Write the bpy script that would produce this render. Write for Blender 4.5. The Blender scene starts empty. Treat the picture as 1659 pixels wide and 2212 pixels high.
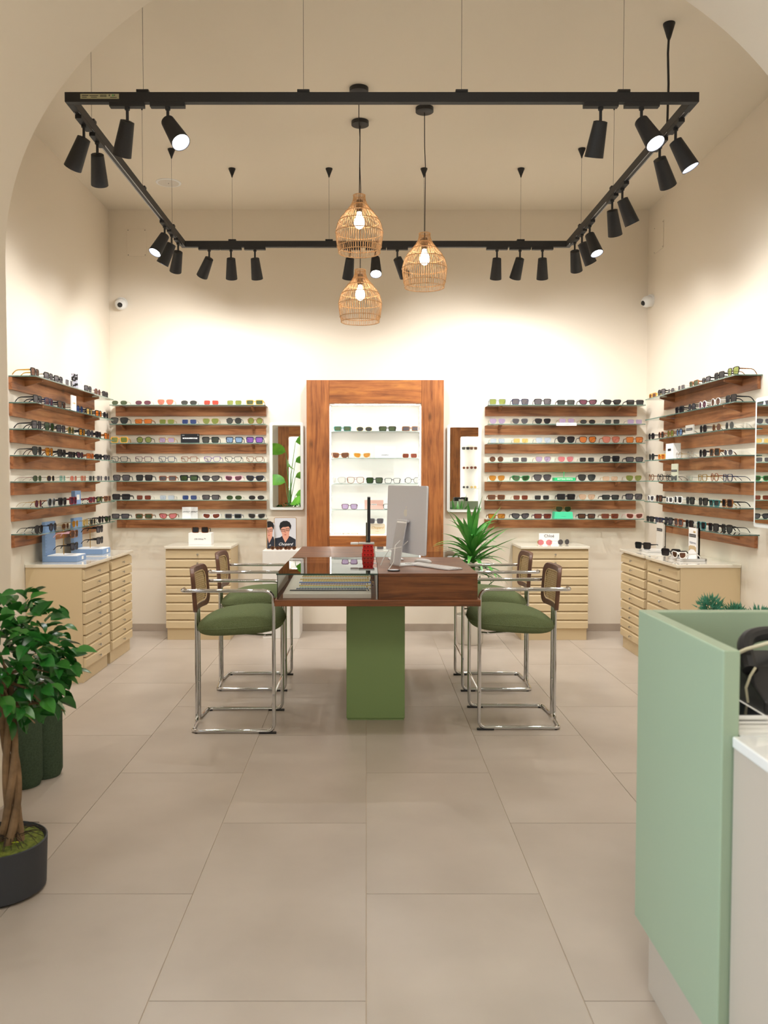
import bpy, math, random
from mathutils import Vector, Matrix
random.seed(7)
SC = bpy.context.scene
COL = SC.collection
PI = math.pi
R = math.radians

# ------------------------------------------------------------------ camera
FPX = 1825.0
CAMH = 1.44
PITCH = math.atan(74 / FPX)
cam_d = bpy.data.cameras.new('camera')
cam = bpy.data.objects.new('camera', cam_d)
COL.objects.link(cam)
cam_d.sensor_fit = 'VERTICAL'
cam_d.sensor_height = 36.0
cam_d.lens = 36.0 * FPX / 2212
cam_d.shift_x = 38.5 / 2212
cam_d.clip_start = 0.05
cam.location = (0, 0, CAMH)
cam.rotation_euler = (PI / 2 - PITCH, 0, 0)
cam_d.dof.use_dof = True
cam_d.dof.focus_distance = 5.6
cam_d.dof.aperture_fstop = 4.5
SC.camera = cam

# ------------------------------------------------------------------ world, colour, big lights
w = bpy.data.worlds.new('world')
SC.world = w
w.use_nodes = True
w.node_tree.nodes['Background'].inputs[0].default_value = (0.75, 0.86, 1.0, 1)
w.node_tree.nodes['Background'].inputs[1].default_value = 1.0
SC.view_settings.view_transform = 'Standard'
SC.view_settings.look = 'None'
SC.view_settings.gamma = 1
SC.view_settings.use_curve_mapping = False
SC.view_settings.exposure = 0.17
SPOT_W = 36.0
SPOT_COL = (0.985, 0.985, 0.985)


def light(name, kind, loc, energy, color=(1, 1, 1), **kw):
    l = bpy.data.lights.new(name, kind)
    l.energy = energy
    l.color = color
    for k, v in kw.items():
        setattr(l, k, v)
    o = bpy.data.objects.new(name, l)
    COL.objects.link(o)
    o.location = loc
    return o


def aim(o, target):
    d = Vector(target) - Vector(o.location)
    o.rotation_euler = d.to_track_quat('-Z', 'Y').to_euler()


a = light('daylight_shopfront', 'AREA', (-2.62, 0.55, 1.6), 105, (0.76, 0.87, 1.0), shape='RECTANGLE', size=3.0, size_y=2.3)
aim(a, (1.0, 0.9, 1.4))
a = light('front_fill_light', 'AREA', (0.3, 0.7, 3.80), 50, (1.0, 0.95, 0.88), shape='RECTANGLE', size=1.2, size_y=1.2)  # added warm fill from overhead for the unseen front room, no lamp built here

# ------------------------------------------------------------------ helpers


def lin(c):
    return c / 12.92 if c <= 0.04045 else ((c + 0.055) / 1.055) ** 2.4


def hx(h):
    h = h.lstrip('#')
    return tuple(lin(int(h[i:i + 2], 16) / 255) for i in (0, 2, 4)) + (1,)


MATS = {}


def mat(name, col='#808080', rough=0.5, metal=0.0, emit=None, es=1.0, coat=0.0, bump=0.0, bscale=60, spec=0.5, trans=0.0, sheen=0.0):
    if name in MATS:
        return MATS[name]
    m = bpy.data.materials.new(name)
    m.use_nodes = True
    nt = m.node_tree
    b = nt.nodes['Principled BSDF']
    b.inputs['Base Color'].default_value = hx(col) if isinstance(col, str) else tuple(col)
    b.inputs['Roughness'].default_value = rough
    b.inputs['Metallic'].default_value = metal
    b.inputs['Specular IOR Level'].default_value = spec
    b.inputs['Coat Weight'].default_value = coat
    b.inputs['Transmission Weight'].default_value = trans
    b.inputs['Sheen Weight'].default_value = sheen
    if emit:
        b.inputs['Emission Color'].default_value = hx(emit)
        b.inputs['Emission Strength'].default_value = es
    if bump:
        n = nt.nodes.new('ShaderNodeTexNoise')
        n.inputs['Scale'].default_value = bscale
        n.inputs['Detail'].default_value = 4
        tc = nt.nodes.new('ShaderNodeTexCoord')
        nt.links.new(tc.outputs['Object'], n.inputs['Vector'])
        bp = nt.nodes.new('ShaderNodeBump')
        bp.inputs['Strength'].default_value = bump
        bp.inputs['Distance'].default_value = 0.01
        nt.links.new(n.outputs[0], bp.inputs['Height'])
        nt.links.new(bp.outputs[0], b.inputs['Normal'])
    MATS[name] = m
    return m


def mat_var(name, c1, c2, scale=8, rough=0.5, stretch=(1, 1, 1), bump=0.0, detail=5, lo=0.35, hi=0.65, spec=0.5, coat=0.0, rnd=False, metal=0.0):
    """principled with a two-colour noise"""
    m = mat(name, c1, rough, spec=spec, coat=coat, metal=metal)
    nt = m.node_tree
    b = nt.nodes['Principled BSDF']
    tc = nt.nodes.new('ShaderNodeTexCoord')
    mp = nt.nodes.new('ShaderNodeMapping')
    mp.inputs['Scale'].default_value = stretch
    nt.links.new(tc.outputs['Object'], mp.inputs['Vector'])
    src = mp.outputs[0]
    if rnd:
        oi = nt.nodes.new('ShaderNodeObjectInfo')
        sc = nt.nodes.new('ShaderNodeVectorMath')
        sc.operation = 'ADD'
        mu = nt.nodes.new('ShaderNodeMath')
        mu.operation = 'MULTIPLY'
        mu.inputs[1].default_value = 37.0
        nt.links.new(oi.outputs['Random'], mu.inputs[0])
        nt.links.new(src, sc.inputs[0])
        nt.links.new(mu.outputs[0], sc.inputs[1])
        src = sc.outputs[0]
    n = nt.nodes.new('ShaderNodeTexNoise')
    n.inputs['Scale'].default_value = scale
    n.inputs['Detail'].default_value = detail
    nt.links.new(src, n.inputs['Vector'])
    cr = nt.nodes.new('ShaderNodeValToRGB')
    cr.color_ramp.elements[0].position = lo
    cr.color_ramp.elements[0].color = hx(c1)
    cr.color_ramp.elements[1].position = hi
    cr.color_ramp.elements[1].color = hx(c2)
    nt.links.new(n.outputs[0], cr.inputs[0])
    nt.links.new(cr.outputs[0], b.inputs['Base Color'])
    if bump:
        bp = nt.nodes.new('ShaderNodeBump')
        bp.inputs['Strength'].default_value = bump
        bp.inputs['Distance'].default_value = 0.01
        nt.links.new(n.outputs[0], bp.inputs['Height'])
        nt.links.new(bp.outputs[0], b.inputs['Normal'])
    return m


def wood(name, axis, dark, mid, lightc, rough=0.42, knots=True, sc=1.0):
    m = mat(name, mid, rough)
    nt = m.node_tree
    L = nt.links.new
    b = nt.nodes['Principled BSDF']
    tc = nt.nodes.new('ShaderNodeTexCoord')
    oi = nt.nodes.new('ShaderNodeObjectInfo')
    mu = nt.nodes.new('ShaderNodeMath')
    mu.operation = 'MULTIPLY'
    mu.inputs[1].default_value = 53.0
    L(oi.outputs['Random'], mu.inputs[0])
    ad = nt.nodes.new('ShaderNodeVectorMath')
    ad.operation = 'ADD'
    L(tc.outputs['Object'], ad.inputs[0])
    L(mu.outputs[0], ad.inputs[1])
    st = [14, 14, 14]
    st['xyz'.index(axis)] = 1.1
    mp = nt.nodes.new('ShaderNodeMapping')
    mp.inputs['Scale'].default_value = [s * sc for s in st]
    L(ad.outputs[0], mp.inputs['Vector'])
    n1 = nt.nodes.new('ShaderNodeTexNoise')
    n1.inputs['Scale'].default_value = 2.2
    n1.inputs['Detail'].default_value = 8
    n1.inputs['Roughness'].default_value = 0.62
    n1.inputs['Distortion'].default_value = 0.6
    L(mp.outputs[0], n1.inputs['Vector'])
    cr = nt.nodes.new('ShaderNodeValToRGB')
    e = cr.color_ramp.elements
    e[0].position = 0.30
    e[0].color = hx(dark)
    e[1].position = 0.72
    e[1].color = hx(lightc)
    k = e.new(0.5)
    k.color = hx(mid)
    L(n1.outputs[0], cr.inputs[0])
    out = cr.outputs[0]
    if knots:
        st2 = [5.5, 5.5, 5.5]
        st2['xyz'.index(axis)] = 2.4
        mp2 = nt.nodes.new('ShaderNodeMapping')
        mp2.inputs['Scale'].default_value = st2
        L(ad.outputs[0], mp2.inputs['Vector'])
        vo = nt.nodes.new('ShaderNodeTexVoronoi')
        vo.inputs['Scale'].default_value = 1.25
        L(mp2.outputs[0], vo.inputs['Vector'])
        c2 = nt.nodes.new('ShaderNodeValToRGB')
        c2.color_ramp.elements[0].position = 0.03
        c2.color_ramp.elements[0].color = (0.25, 0.25, 0.25, 1)
        c2.color_ramp.elements[1].position = 0.17
        c2.color_ramp.elements[1].color = (1, 1, 1, 1)
        L(vo.outputs['Distance'], c2.inputs[0])
        n3 = nt.nodes.new('ShaderNodeTexNoise')
        n3.inputs['Scale'].default_value = 3.0
        n3.inputs['Detail'].default_value = 3
        L(ad.outputs[0], n3.inputs['Vector'])
        c3 = nt.nodes.new('ShaderNodeValToRGB')
        c3.color_ramp.elements[0].position = 0.35
        c3.color_ramp.elements[0].color = (0.62, 0.60, 0.58, 1)
        c3.color_ramp.elements[1].position = 0.55
        c3.color_ramp.elements[1].color = (1, 1, 1, 1)
        L(n3.outputs[0], c3.inputs[0])
        for nn in (c2, c3):
            mx = nt.nodes.new('ShaderNodeMixRGB')
            mx.blend_type = 'MULTIPLY'
            mx.inputs[0].default_value = 0.8
            L(out, mx.inputs[1])
            L(nn.outputs[0], mx.inputs[2])
            out = mx.outputs[0]
    L(out, b.inputs['Base Color'])
    bp = nt.nodes.new('ShaderNodeBump')
    bp.inputs['Strength'].default_value = 0.25
    bp.inputs['Distance'].default_value = 0.004
    L(n1.outputs[0], bp.inputs['Height'])
    L(bp.outputs[0], b.inputs['Normal'])
    return m


def glassy(name, tint='#FFFFFF', gloss=1.0, diff=None, dmix=0.0, rough=0.0, ior=1.5, fix=None):
    """thin clear sheet: tinted see-through plus fresnel reflection"""
    if name in MATS:
        return MATS[name]
    m = bpy.data.materials.new(name)
    m.use_nodes = True
    nt = m.node_tree
    L = nt.links.new
    nt.nodes.remove(nt.nodes['Principled BSDF'])
    out = nt.nodes['Material Output']
    t = nt.nodes.new('ShaderNodeBsdfTransparent')
    t.inputs[0].default_value = tuple(c ** 0.5 for c in hx(tint)[:3]) + (1,)
    g = nt.nodes.new('ShaderNodeBsdfGlossy')
    g.inputs['Roughness'].default_value = rough
    g.inputs[0].default_value = (gloss, gloss, gloss, 1)
    f = nt.nodes.new('ShaderNodeFresnel')
    f.inputs[0].default_value = ior
    mx = nt.nodes.new('ShaderNodeMixShader')
    base = t.outputs[0]
    if diff:
        d = nt.nodes.new('ShaderNodeBsdfDiffuse')
        d.inputs[0].default_value = hx(diff)
        m2 = nt.nodes.new('ShaderNodeMixShader')
        m2.inputs[0].default_value = dmix
        L(t.outputs[0], m2.inputs[1])
        L(d.outputs[0], m2.inputs[2])
        base = m2.outputs[0]
    if fix is None:
        L(f.outputs[0], mx.inputs[0])
    else:
        mx.inputs[0].default_value = fix
    L(base, mx.inputs[1])
    L(g.outputs[0], mx.inputs[2])
    L(mx.outputs[0], out.inputs[0])
    MATS[name] = m
    return m


class MB:
    def __init__(s):
        s.v = []
        s.f = []
        s.m = []

    def add(s, vs, fs, mi=0):
        o = len(s.v)
        s.v += [tuple(p) for p in vs]
        for f in fs:
            s.f.append([o + i for i in f])
            s.m.append(mi)
        return s

    def box(s, x0, x1, y0, y1, z0, z1, mi=0):
        vs = [(x0, y0, z0), (x1, y0, z0), (x1, y1, z0), (x0, y1, z0), (x0, y0, z1), (x1, y0, z1), (x1, y1, z1), (x0, y1, z1)]
        return s.add(vs, [(0, 3, 2, 1), (4, 5, 6, 7), (0, 1, 5, 4), (1, 2, 6, 5), (2, 3, 7, 6), (3, 0, 4, 7)], mi)

    def obox(s, c, ax, ay, az, mi=0):
        """oriented box: centre and three half-axis vectors"""
        c, ax, ay, az = map(Vector, (c, ax, ay, az))
        vs = [c + ax * i + ay * j + az * k for k in (-1, 1) for (i, j) in ((-1, -1), (1, -1), (1, 1), (-1, 1))]
        return s.add(vs, [(0, 3, 2, 1), (4, 5, 6, 7), (0, 1, 5, 4), (1, 2, 6, 5), (2, 3, 7, 6), (3, 0, 4, 7)], mi)

    def prism(s, poly, axis, a0, a1, mi=0):
        """poly of 2d points, extruded along axis"""
        n = len(poly)

        def P(p, t):
            if axis == 'x':
                return (t, p[0], p[1])
            if axis == 'y':
                return (p[0], t, p[1])
            return (p[0], p[1], t)
        vs = [P(p, a0) for p in poly] + [P(p, a1) for p in poly]
        fs = [tuple(range(n))[::-1], tuple(range(n, 2 * n))] + [(i, (i + 1) % n, n + (i + 1) % n, n + i) for i in range(n)]
        return s.add(vs, fs, mi)

    def tube(s, pts, r, n=8, mi=0, closed=False, cap=True):
        pts = [Vector(p) for p in pts]
        N = len(pts)
        rs = r if isinstance(r, (list, tuple)) else [r] * N
        T = []
        for i in range(N):
            if closed:
                t = pts[(i + 1) % N] - pts[i - 1]
            else:
                t = pts[min(i + 1, N - 1)] - pts[max(i - 1, 0)]
            T.append(t.normalized() if t.length > 1e-9 else Vector((0, 0, 1)))
        up = Vector((0, 0, 1)) if abs(T[0].z) < 0.9 else Vector((1, 0, 0))
        u = T[0].cross(up).normalized()
        vs = []
        for i in range(N):
            if i:
                q = T[i - 1].rotation_difference(T[i])
                u = q @ u
            u = (u - T[i] * u.dot(T[i])).normalized()
            v = T[i].cross(u)
            for k in range(n):
                a = 2 * PI * k / n
                vs.append(pts[i] + (u * math.cos(a) + v * math.sin(a)) * rs[i])
        fs = []
        rng = N if closed else N - 1
        for i in range(rng):
            j = (i + 1) % N
            for k in range(n):
                fs.append((i * n + k, i * n + (k + 1) % n, j * n + (k + 1) % n, j * n + k))
        if cap and not closed:
            fs.append(tuple(range(n))[::-1])
            fs.append(tuple((N - 1) * n + k for k in range(n)))
        return s.add(vs, fs, mi)

    def lathe(s, prof, c=(0, 0, 0), n=24, mi=0, axis=(0, 0, 1), cap0=True, cap1=True):
        """prof: (t along axis, r)"""
        A = Vector(axis).normalized()
        u = A.cross(Vector((0, 1, 0)) if abs(A.y) < 0.9 else Vector((1, 0, 0))).normalized()
        v = A.cross(u)
        c = Vector(c)
        vs = []
        for (t, r) in prof:
            for k in range(n):
                a = 2 * PI * k / n
                vs.append(c + A * t + (u * math.cos(a) + v * math.sin(a)) * max(r, 1e-5))
        fs = []
        for i in range(len(prof) - 1):
            for k in range(n):
                fs.append((i * n + k, i * n + (k + 1) % n, (i + 1) * n + (k + 1) % n, (i + 1) * n + k))
        if cap0:
            fs.append(tuple(range(n))[::-1])
        if cap1:
            fs.append(tuple((len(prof) - 1) * n + k for k in range(n)))
        return s.add(vs, fs, mi)

    def mesh(s, name, mats, smooth=False):
        me = bpy.data.meshes.new(name)
        me.from_pydata(s.v, [], s.f)
        if not isinstance(mats, (list, tuple)):
            mats = [mats]
        for m in mats:
            me.materials.append(m)
        if len(mats) > 1:
            me.polygons.foreach_set('material_index', s.m)
        if smooth:
            me.polygons.foreach_set('use_smooth', [True] * len(me.polygons))
            me.update()
            me.set_sharp_from_angle(angle=R(35))
        me.update()
        return me

    def build(s, name, mats, parent=None, loc=(0, 0, 0), rot=(0, 0, 0), smooth=False, bevel=0, kind=None, label=None):
        return link(name, s.mesh(name, mats, smooth), parent, loc, rot, bevel, kind, label)


def link(name, me, parent=None, loc=(0, 0, 0), rot=(0, 0, 0), bevel=0, kind=None, label=None):
    o = bpy.data.objects.new(name, me)
    COL.objects.link(o)
    o.location = loc
    o.rotation_euler = rot
    if parent:
        o.parent = parent
    if bevel:
        b = o.modifiers.new('b', 'BEVEL')
        b.width = bevel
        b.segments = 2
        b.limit_method = 'ANGLE'
        b.angle_limit = R(40)
    if kind:
        o['kind'] = kind
    if label:
        o['label'] = label
    return o


def thing(name, label, cat, loc=(0, 0, 0), rz=0, group=None):
    o = bpy.data.objects.new(name, None)
    o.empty_display_size = 0.05
    COL.objects.link(o)
    o.location = loc
    o.rotation_euler = (0, 0, rz)
    o['label'] = label
    o['category'] = cat
    if group:
        o['group'] = group
    return o


def tag(o, label, cat, group=None):
    o['label'] = label
    o['category'] = cat
    if group:
        o['group'] = group
    return o


def copy_tree(o, loc, rz, label, parent=None):
    c = o.copy()
    COL.objects.link(c)
    c.location = loc
    c.rotation_euler = (0, 0, rz)
    c['label'] = label
    for ch in list(o.children):
        d = ch.copy()
        COL.objects.link(d)
        d.parent = c
        for g in list(ch.children):
            e = g.copy()
            COL.objects.link(e)
            e.parent = d
    return c


def fillet(pts, r, n=6):
    pts = [Vector(p) for p in pts]
    out = [pts[0]]
    for i in range(1, len(pts) - 1):
        a, b, c = pts[i - 1], pts[i], pts[i + 1]
        rr = r[i] if isinstance(r, dict) and i in r else (r if not isinstance(r, dict) else 0.03)
        d1 = (a - b)
        d2 = (c - b)
        t = min(rr, d1.length * 0.48, d2.length * 0.48)
        p1 = b + d1.normalized() * t
        p2 = b + d2.normalized() * t
        for k in range(n + 1):
            q = k / n
            out.append(p1 * (1 - q) ** 2 + b * 2 * q * (1 - q) + p2 * q * q)
    out.append(pts[-1])
    return out


def rrect(x0, x1, z0, z1, r, n=5):
    out = []
    for (cx, cz, a0) in ((x1 - r, z1 - r, 0), (x0 + r, z1 - r, 90), (x0 + r, z0 + r, 180), (x1 - r, z0 + r, 270)):
        for k in range(n + 1):
            a = R(a0 + 90 * k / n)
            out.append((cx + r * math.cos(a), cz + r * math.sin(a)))
    return out


def text(name, body, size, m, parent, loc, rot, shear=0.0, ext=0.0006, sx=1.0, bold=0.0, label=None):
    cu = bpy.data.curves.new(name, 'FONT')
    cu.body = body
    cu.size = size
    cu.extrude = ext
    cu.offset = bold
    cu.shear = shear
    cu.align_x = 'CENTER'
    cu.align_y = 'CENTER'
    cu.resolution_u = 3
    t = bpy.data.objects.new(name, cu)
    COL.objects.link(t)
    dg = bpy.context.evaluated_depsgraph_get()
    me = bpy.data.meshes.new_from_object(t.evaluated_get(dg))
    bpy.data.objects.remove(t)
    me.materials.clear()
    me.materials.append(m)
    o = link(name, me, parent, loc, rot, label=label)
    o.scale = (sx, 1, 1)
    return o


def ray(px, py):
    c, s_ = math.cos(PITCH), math.sin(PITCH)
    u = (px - 791) / FPX
    v = (1106 - py) / FPX
    return Vector((u, c + v * s_, -s_ + v * c))


def atY(px, py, Y):
    r = ray(px, py)
    return Vector((0, 0, CAMH)) + r * (Y / r.y)


# ------------------------------------------------------------------ materials
M_wall = mat('wall_paint', '#EADFCE', 0.75, bump=0.06, bscale=9, spec=0.25)
M_ceil = mat('ceiling_paint', '#E6DCCB', 0.85, spec=0.2)
M_lining = mat('white_lining', '#FAF8F4', 0.6)
M_base = mat_var('skirting_stone', '#B5A696', '#A99A8A', 6, 0.5)
M_tile = mat_var('floor_tile', '#BDB0A2', '#ADA092', 2.2, 0.36, bump=0.03, detail=9, lo=0.3, hi=0.72, rnd=True, spec=0.45)
M_grout = mat('grout', '#D3C3AE', 0.8)
WF = ('#74411F', '#AC6E44', '#C58A5C')
M_wx = wood('stained_pine_across', 'x', *WF)
M_wy = wood('stained_pine_deep', 'y', *WF)
M_wz = wood('stained_pine_upright', 'z', '#743E1E', '#A66434', '#BE7B42')
M_wfx = wood('stained_pine_rail', 'x', '#743E1E', '#A66434', '#C6823E')
TW = ('#472712', '#7C4824', '#946034')
M_tx = wood('table_walnut', 'x', *TW, rough=0.42)
M_tslab = wood('table_slab_walnut', 'x', '#58321A', '#834E2A', '#905B36', rough=0.5, knots=False)
M_black = mat('black_plastic', '#17171A', 0.45)
M_blackm = mat_var('black_powder_coat', '#1E1F22', '#26272A', 300, 0.55)
M_lamp_in = mat('lamp_inner_reflector', '#9A9CA4', 0.4)
M_led = mat('led_disc', '#FFFFFF', 0.5, emit='#F4F7FF', es=14)
M_chrome = mat('chrome', '#D4D6D9', 0.05, metal=1.0)
M_steel = mat('brushed_steel', '#B9BABD', 0.35, metal=0.9)
M_gold = mat('gold_metal', '#C79A4B', 0.28, metal=1.0)
M_wire = mat('steel_wire', '#6E675F', 0.5, metal=0.4)
M_cream = mat('cream_lacquer', '#DAC49C', 0.42)
M_creamtop = mat('cream_glossy_top', '#EFE6D4', 0.12, coat=0.6)
M_fabric = mat_var('green_wool', '#6A7650', '#78845F', 260, 0.95, bump=0.5, detail=2, spec=0.15)
M_frame_ch = wood('chair_walnut', 'z', '#573A29', '#6F4B39', '#7A5644', rough=0.4, knots=False)
M_cane = mat_var('cane_strip', '#F0D9AC', '#E2C490', 40, 0.55)
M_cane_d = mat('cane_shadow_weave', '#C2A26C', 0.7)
M_green = mat('green_column_lacquer', '#819B62', 0.5)
M_sage = mat('sage_counter_lacquer', '#9CAF94', 0.42)
M_white = mat('white_lacquer', '#EFEBE4', 0.35)
M_body = mat('greige_counter_body', '#BFB3A4', 0.5)
M_wtop = mat('white_worktop', '#ECEBE6', 0.15, coat=0.4)
M_mirror = mat('mirror_silver', '#E6E9E4', 0.0, metal=1.0)
M_frost = mat('frosted_glass_rim', '#E9ECE8', 0.3)
M_gl = glassy('shelf_glass', '#F3FAF7')
M_gledge = glassy('shelf_glass_edge', '#9FC0B4', diff='#7FA89A', dmix=0.4)
M_gltop = glassy('table_glass', '#EFF6F2')
M_gltedge = glassy('table_glass_edge', '#4E6B62', diff='#3F5E55', dmix=0.6)
M_acr = glassy('clear_acrylic', '#F6F7F8', ior=1.4)
M_card = mat('white_card', '#F4F2EE', 0.6)
M_black_card = mat('black_card', '#14161C', 0.35)
M_ink = mat('dark_ink', '#3A3A3C', 0.6)
M_inkw = mat('white_ink', '#F2F2F2', 0.6)
M_inkgold = mat('gold_ink', '#C8A052', 0.4)
M_blue = mat('blue_board', '#7F9CC4', 0.55)
M_bgreen = mat('bright_green_box', '#25C878', 0.5)
M_bgreen2 = mat('mint_green_box', '#4FDCA6', 0.5)
M_pinkbox = mat('pink_card', '#DDB3A5', 0.6)
M_wallwhite = mat('white_plastic', '#ECECEA', 0.35)
M_rattan = mat_var('rattan', '#E3BE92', '#CB9C6C', 60, 0.6)
M_bulb = mat('bulb_glow', '#FFFFFF', 0.5, emit='#FFF1D8', es=22)
M_leaf = mat_var('ficus_leaf', '#1F5A22', '#33782C', 9, 0.28, spec=0.5, rnd=True)
M_leaf2 = mat_var('ficus_leaf_pale', '#4A8A35', '#3A7A2E', 9, 0.32, rnd=True)
M_bark = mat_var('bark', '#8C6E4E', '#6A5238', 18, 0.85, bump=0.6)
M_moss = mat_var('moss', '#4E5A1C', '#7C8430', 60, 0.95, bump=1.0)
M_soil = mat_var('soil', '#2E2219', '#43352A', 50, 0.95, bump=1.0)
M_pot = mat('anthracite_pot', '#33353A', 0.6)
M_potw = mat('white_pot', '#E9E4DA', 0.5)
M_yucca = mat_var('yucca_leaf', '#68AE50', '#428C3C', 5, 0.35, rnd=True)
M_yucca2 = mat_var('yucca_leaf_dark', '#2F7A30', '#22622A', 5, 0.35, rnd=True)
M_conifer = mat_var('juniper_needles', '#357555', '#4F9474', 60, 0.7)
M_velvet = mat_var('velvet_green', '#3C4A38', '#465542', 120, 0.9, bump=0.15, spec=0.2)
M_alu = mat('satin_aluminium', '#E0E1E8', 0.42, metal=0.08)
M_alu2 = mat('bright_aluminium', '#DADCE2', 0.25, metal=0.45)
M_red = mat('red_acrylic', '#C4120A', 0.3)
M_screen = mat('dark_screen', '#101216', 0.08)
M_knob = M_chrome

# ------------------------------------------------------------------ room shell
XL, XR, YB, YF, ZC = -2.38, 2.61, 7.90, -1.90, 3.91


def struct(o):
    o['kind'] = 'structure'
    return o


struct(MB().box(XL - .15, XR + .15, YF - .15, YB + .45, -0.12, -0.0035).build('floor', M_grout))
floor = bpy.data.objects['floor']
TW_, TL_ = 0.6, 1.2
full = MB().box(0.0015, TW_ - 0.0015, 0.0015, TL_ - 0.0015, -0.0034, 0).mesh('tile', M_tile)
for i in range(-4, 5):
    x0 = i * TW_
    off = 2.27 if i % 2 else 2.87
    j = -4
    while True:
        y0 = off + j * TL_
        j += 1
        if y0 > YB:
            break
        if y0 + TL_ < YF:
            continue
        xa, xb = max(x0, XL), min(x0 + TW_, XR)
        ya, yb = max(y0, YF), min(y0 + TL_, YB)
        if xb - xa < .01 or yb - ya < .01:
            continue
        if xb - xa > TW_ - 1e-4 and yb - ya > TL_ - 1e-4:
            link('tile', full, floor, (x0, y0, 0))
        else:
            MB().box(0.0015, xb - xa - .0015, 0.0015, yb - ya - .0015, -0.0034, 0).build('tile', M_tile, floor, (xa, ya, 0))

struct(MB().box(XL - .15, XR + .15, YF - .15, YB + .45, ZC, ZC + .12).build('ceiling', M_ceil))
b = MB()
b.box(XL - .15, XL, YF - .15, -1.0, 0, ZC)
b.box(XL - .15, XL, 2.1, YB + .3, 0, ZC)
b.box(XL - .15, XL, -1.0, 2.1, 0, .35)
b.box(XL - .15, XL, -1.0, 2.1, 2.85, ZC)
struct(b.build('wall_left', M_wall))
struct(MB().box(XR, XR + .15, YF - .15, YB + .3, 0, ZC).build('wall_right', M_wall))
# back wall with the recess of the display niche
NX0, NX1, NZ0, NZ1 = -0.339, 0.507, 0.904, 2.121
b = MB()
b.box(XL, NX0, YB, YB + .3, 0, ZC)
b.box(NX1, XR, YB, YB + .3, 0, ZC)
b.box(NX0, NX1, YB, YB + .3, 0, NZ0)
b.box(NX0, NX1, YB, YB + .3, NZ1, ZC)
b.box(NX0, NX1, YB + .16, YB + .3, NZ0, NZ1)
struct(b.build('wall_back', M_wall))
# front wall (behind the camera)
struct(MB().box(XL, XR, YF - .15, YF, 0, ZC).build('wall_front', M_wall))
wf = MB()
for y in (-1.0, .5, 2.05):
    wf.box(XL - .12, XL - .06, y, y + .05, .35, 2.85)
for z in (.35, 2.80):
    wf.box(XL - .12, XL - .06, -1.0, 2.1, z, z + .05)
wn = struct(wf.build('window_1', M_blackm))
MB().box(XL - .095, XL - .085, -1.0, 2.1, .35, 2.85).build('pane', glassy('window_glass', '#FAFFFF'), wn)
# arch wall between entrance and sales room
AX, AA, AZ, AB = 0.22, 1.74, 2.37, 1.37
Y0a, Y1a = 2.75, 3.60
b = MB()
b.box(XL, AX - AA, Y0a, Y1a, 0, ZC)
b.box(AX + AA, XR, Y0a, Y1a, 0, ZC)
N = 72
pr = []
for k in range(N + 1):
    t = PI - PI * k / N
    pr.append((AX + AA * math.cos(t), AZ + AB * math.sin(t)))
# soffit, front and back faces as one closed band up to the ceiling
vs, fs = [], []
for (x, z) in pr:
    vs += [(x, Y0a, z), (x, Y1a, z), (x, Y0a, ZC), (x, Y1a, ZC)]
for k in range(N):
    i, j = 4 * k, 4 * k + 4
    fs += [(i, j, j + 1, i + 1), (i, i + 2, j + 2, j), (i + 1, j + 1, j + 3, i + 3), (i + 2, i + 3, j + 3, j + 2)]
b.add(vs, fs)
struct(b.build('wall_arch', M_wall, smooth=True))
# baseboards
def bboard(name, x0, x1, y0, y1):
    struct(MB().box(x0, x1, y0, y1, 0, .07).build(name, M_base, bevel=.002))


bboard('baseboard_back', XL + .012, XR - .012, YB - .012, YB)
bboard('baseboard_left', XL, XL + .012, Y1a + .012, YB)
bboard('baseboard_right', XR - .012, XR, Y1a + .012, YB)
bboard('baseboard_arch', AX - AA - .0, AX - AA + .012, Y0a, Y1a)
bboard('baseboard_arch_right', AX + AA - .012, AX + AA, Y0a, Y1a)


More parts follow.
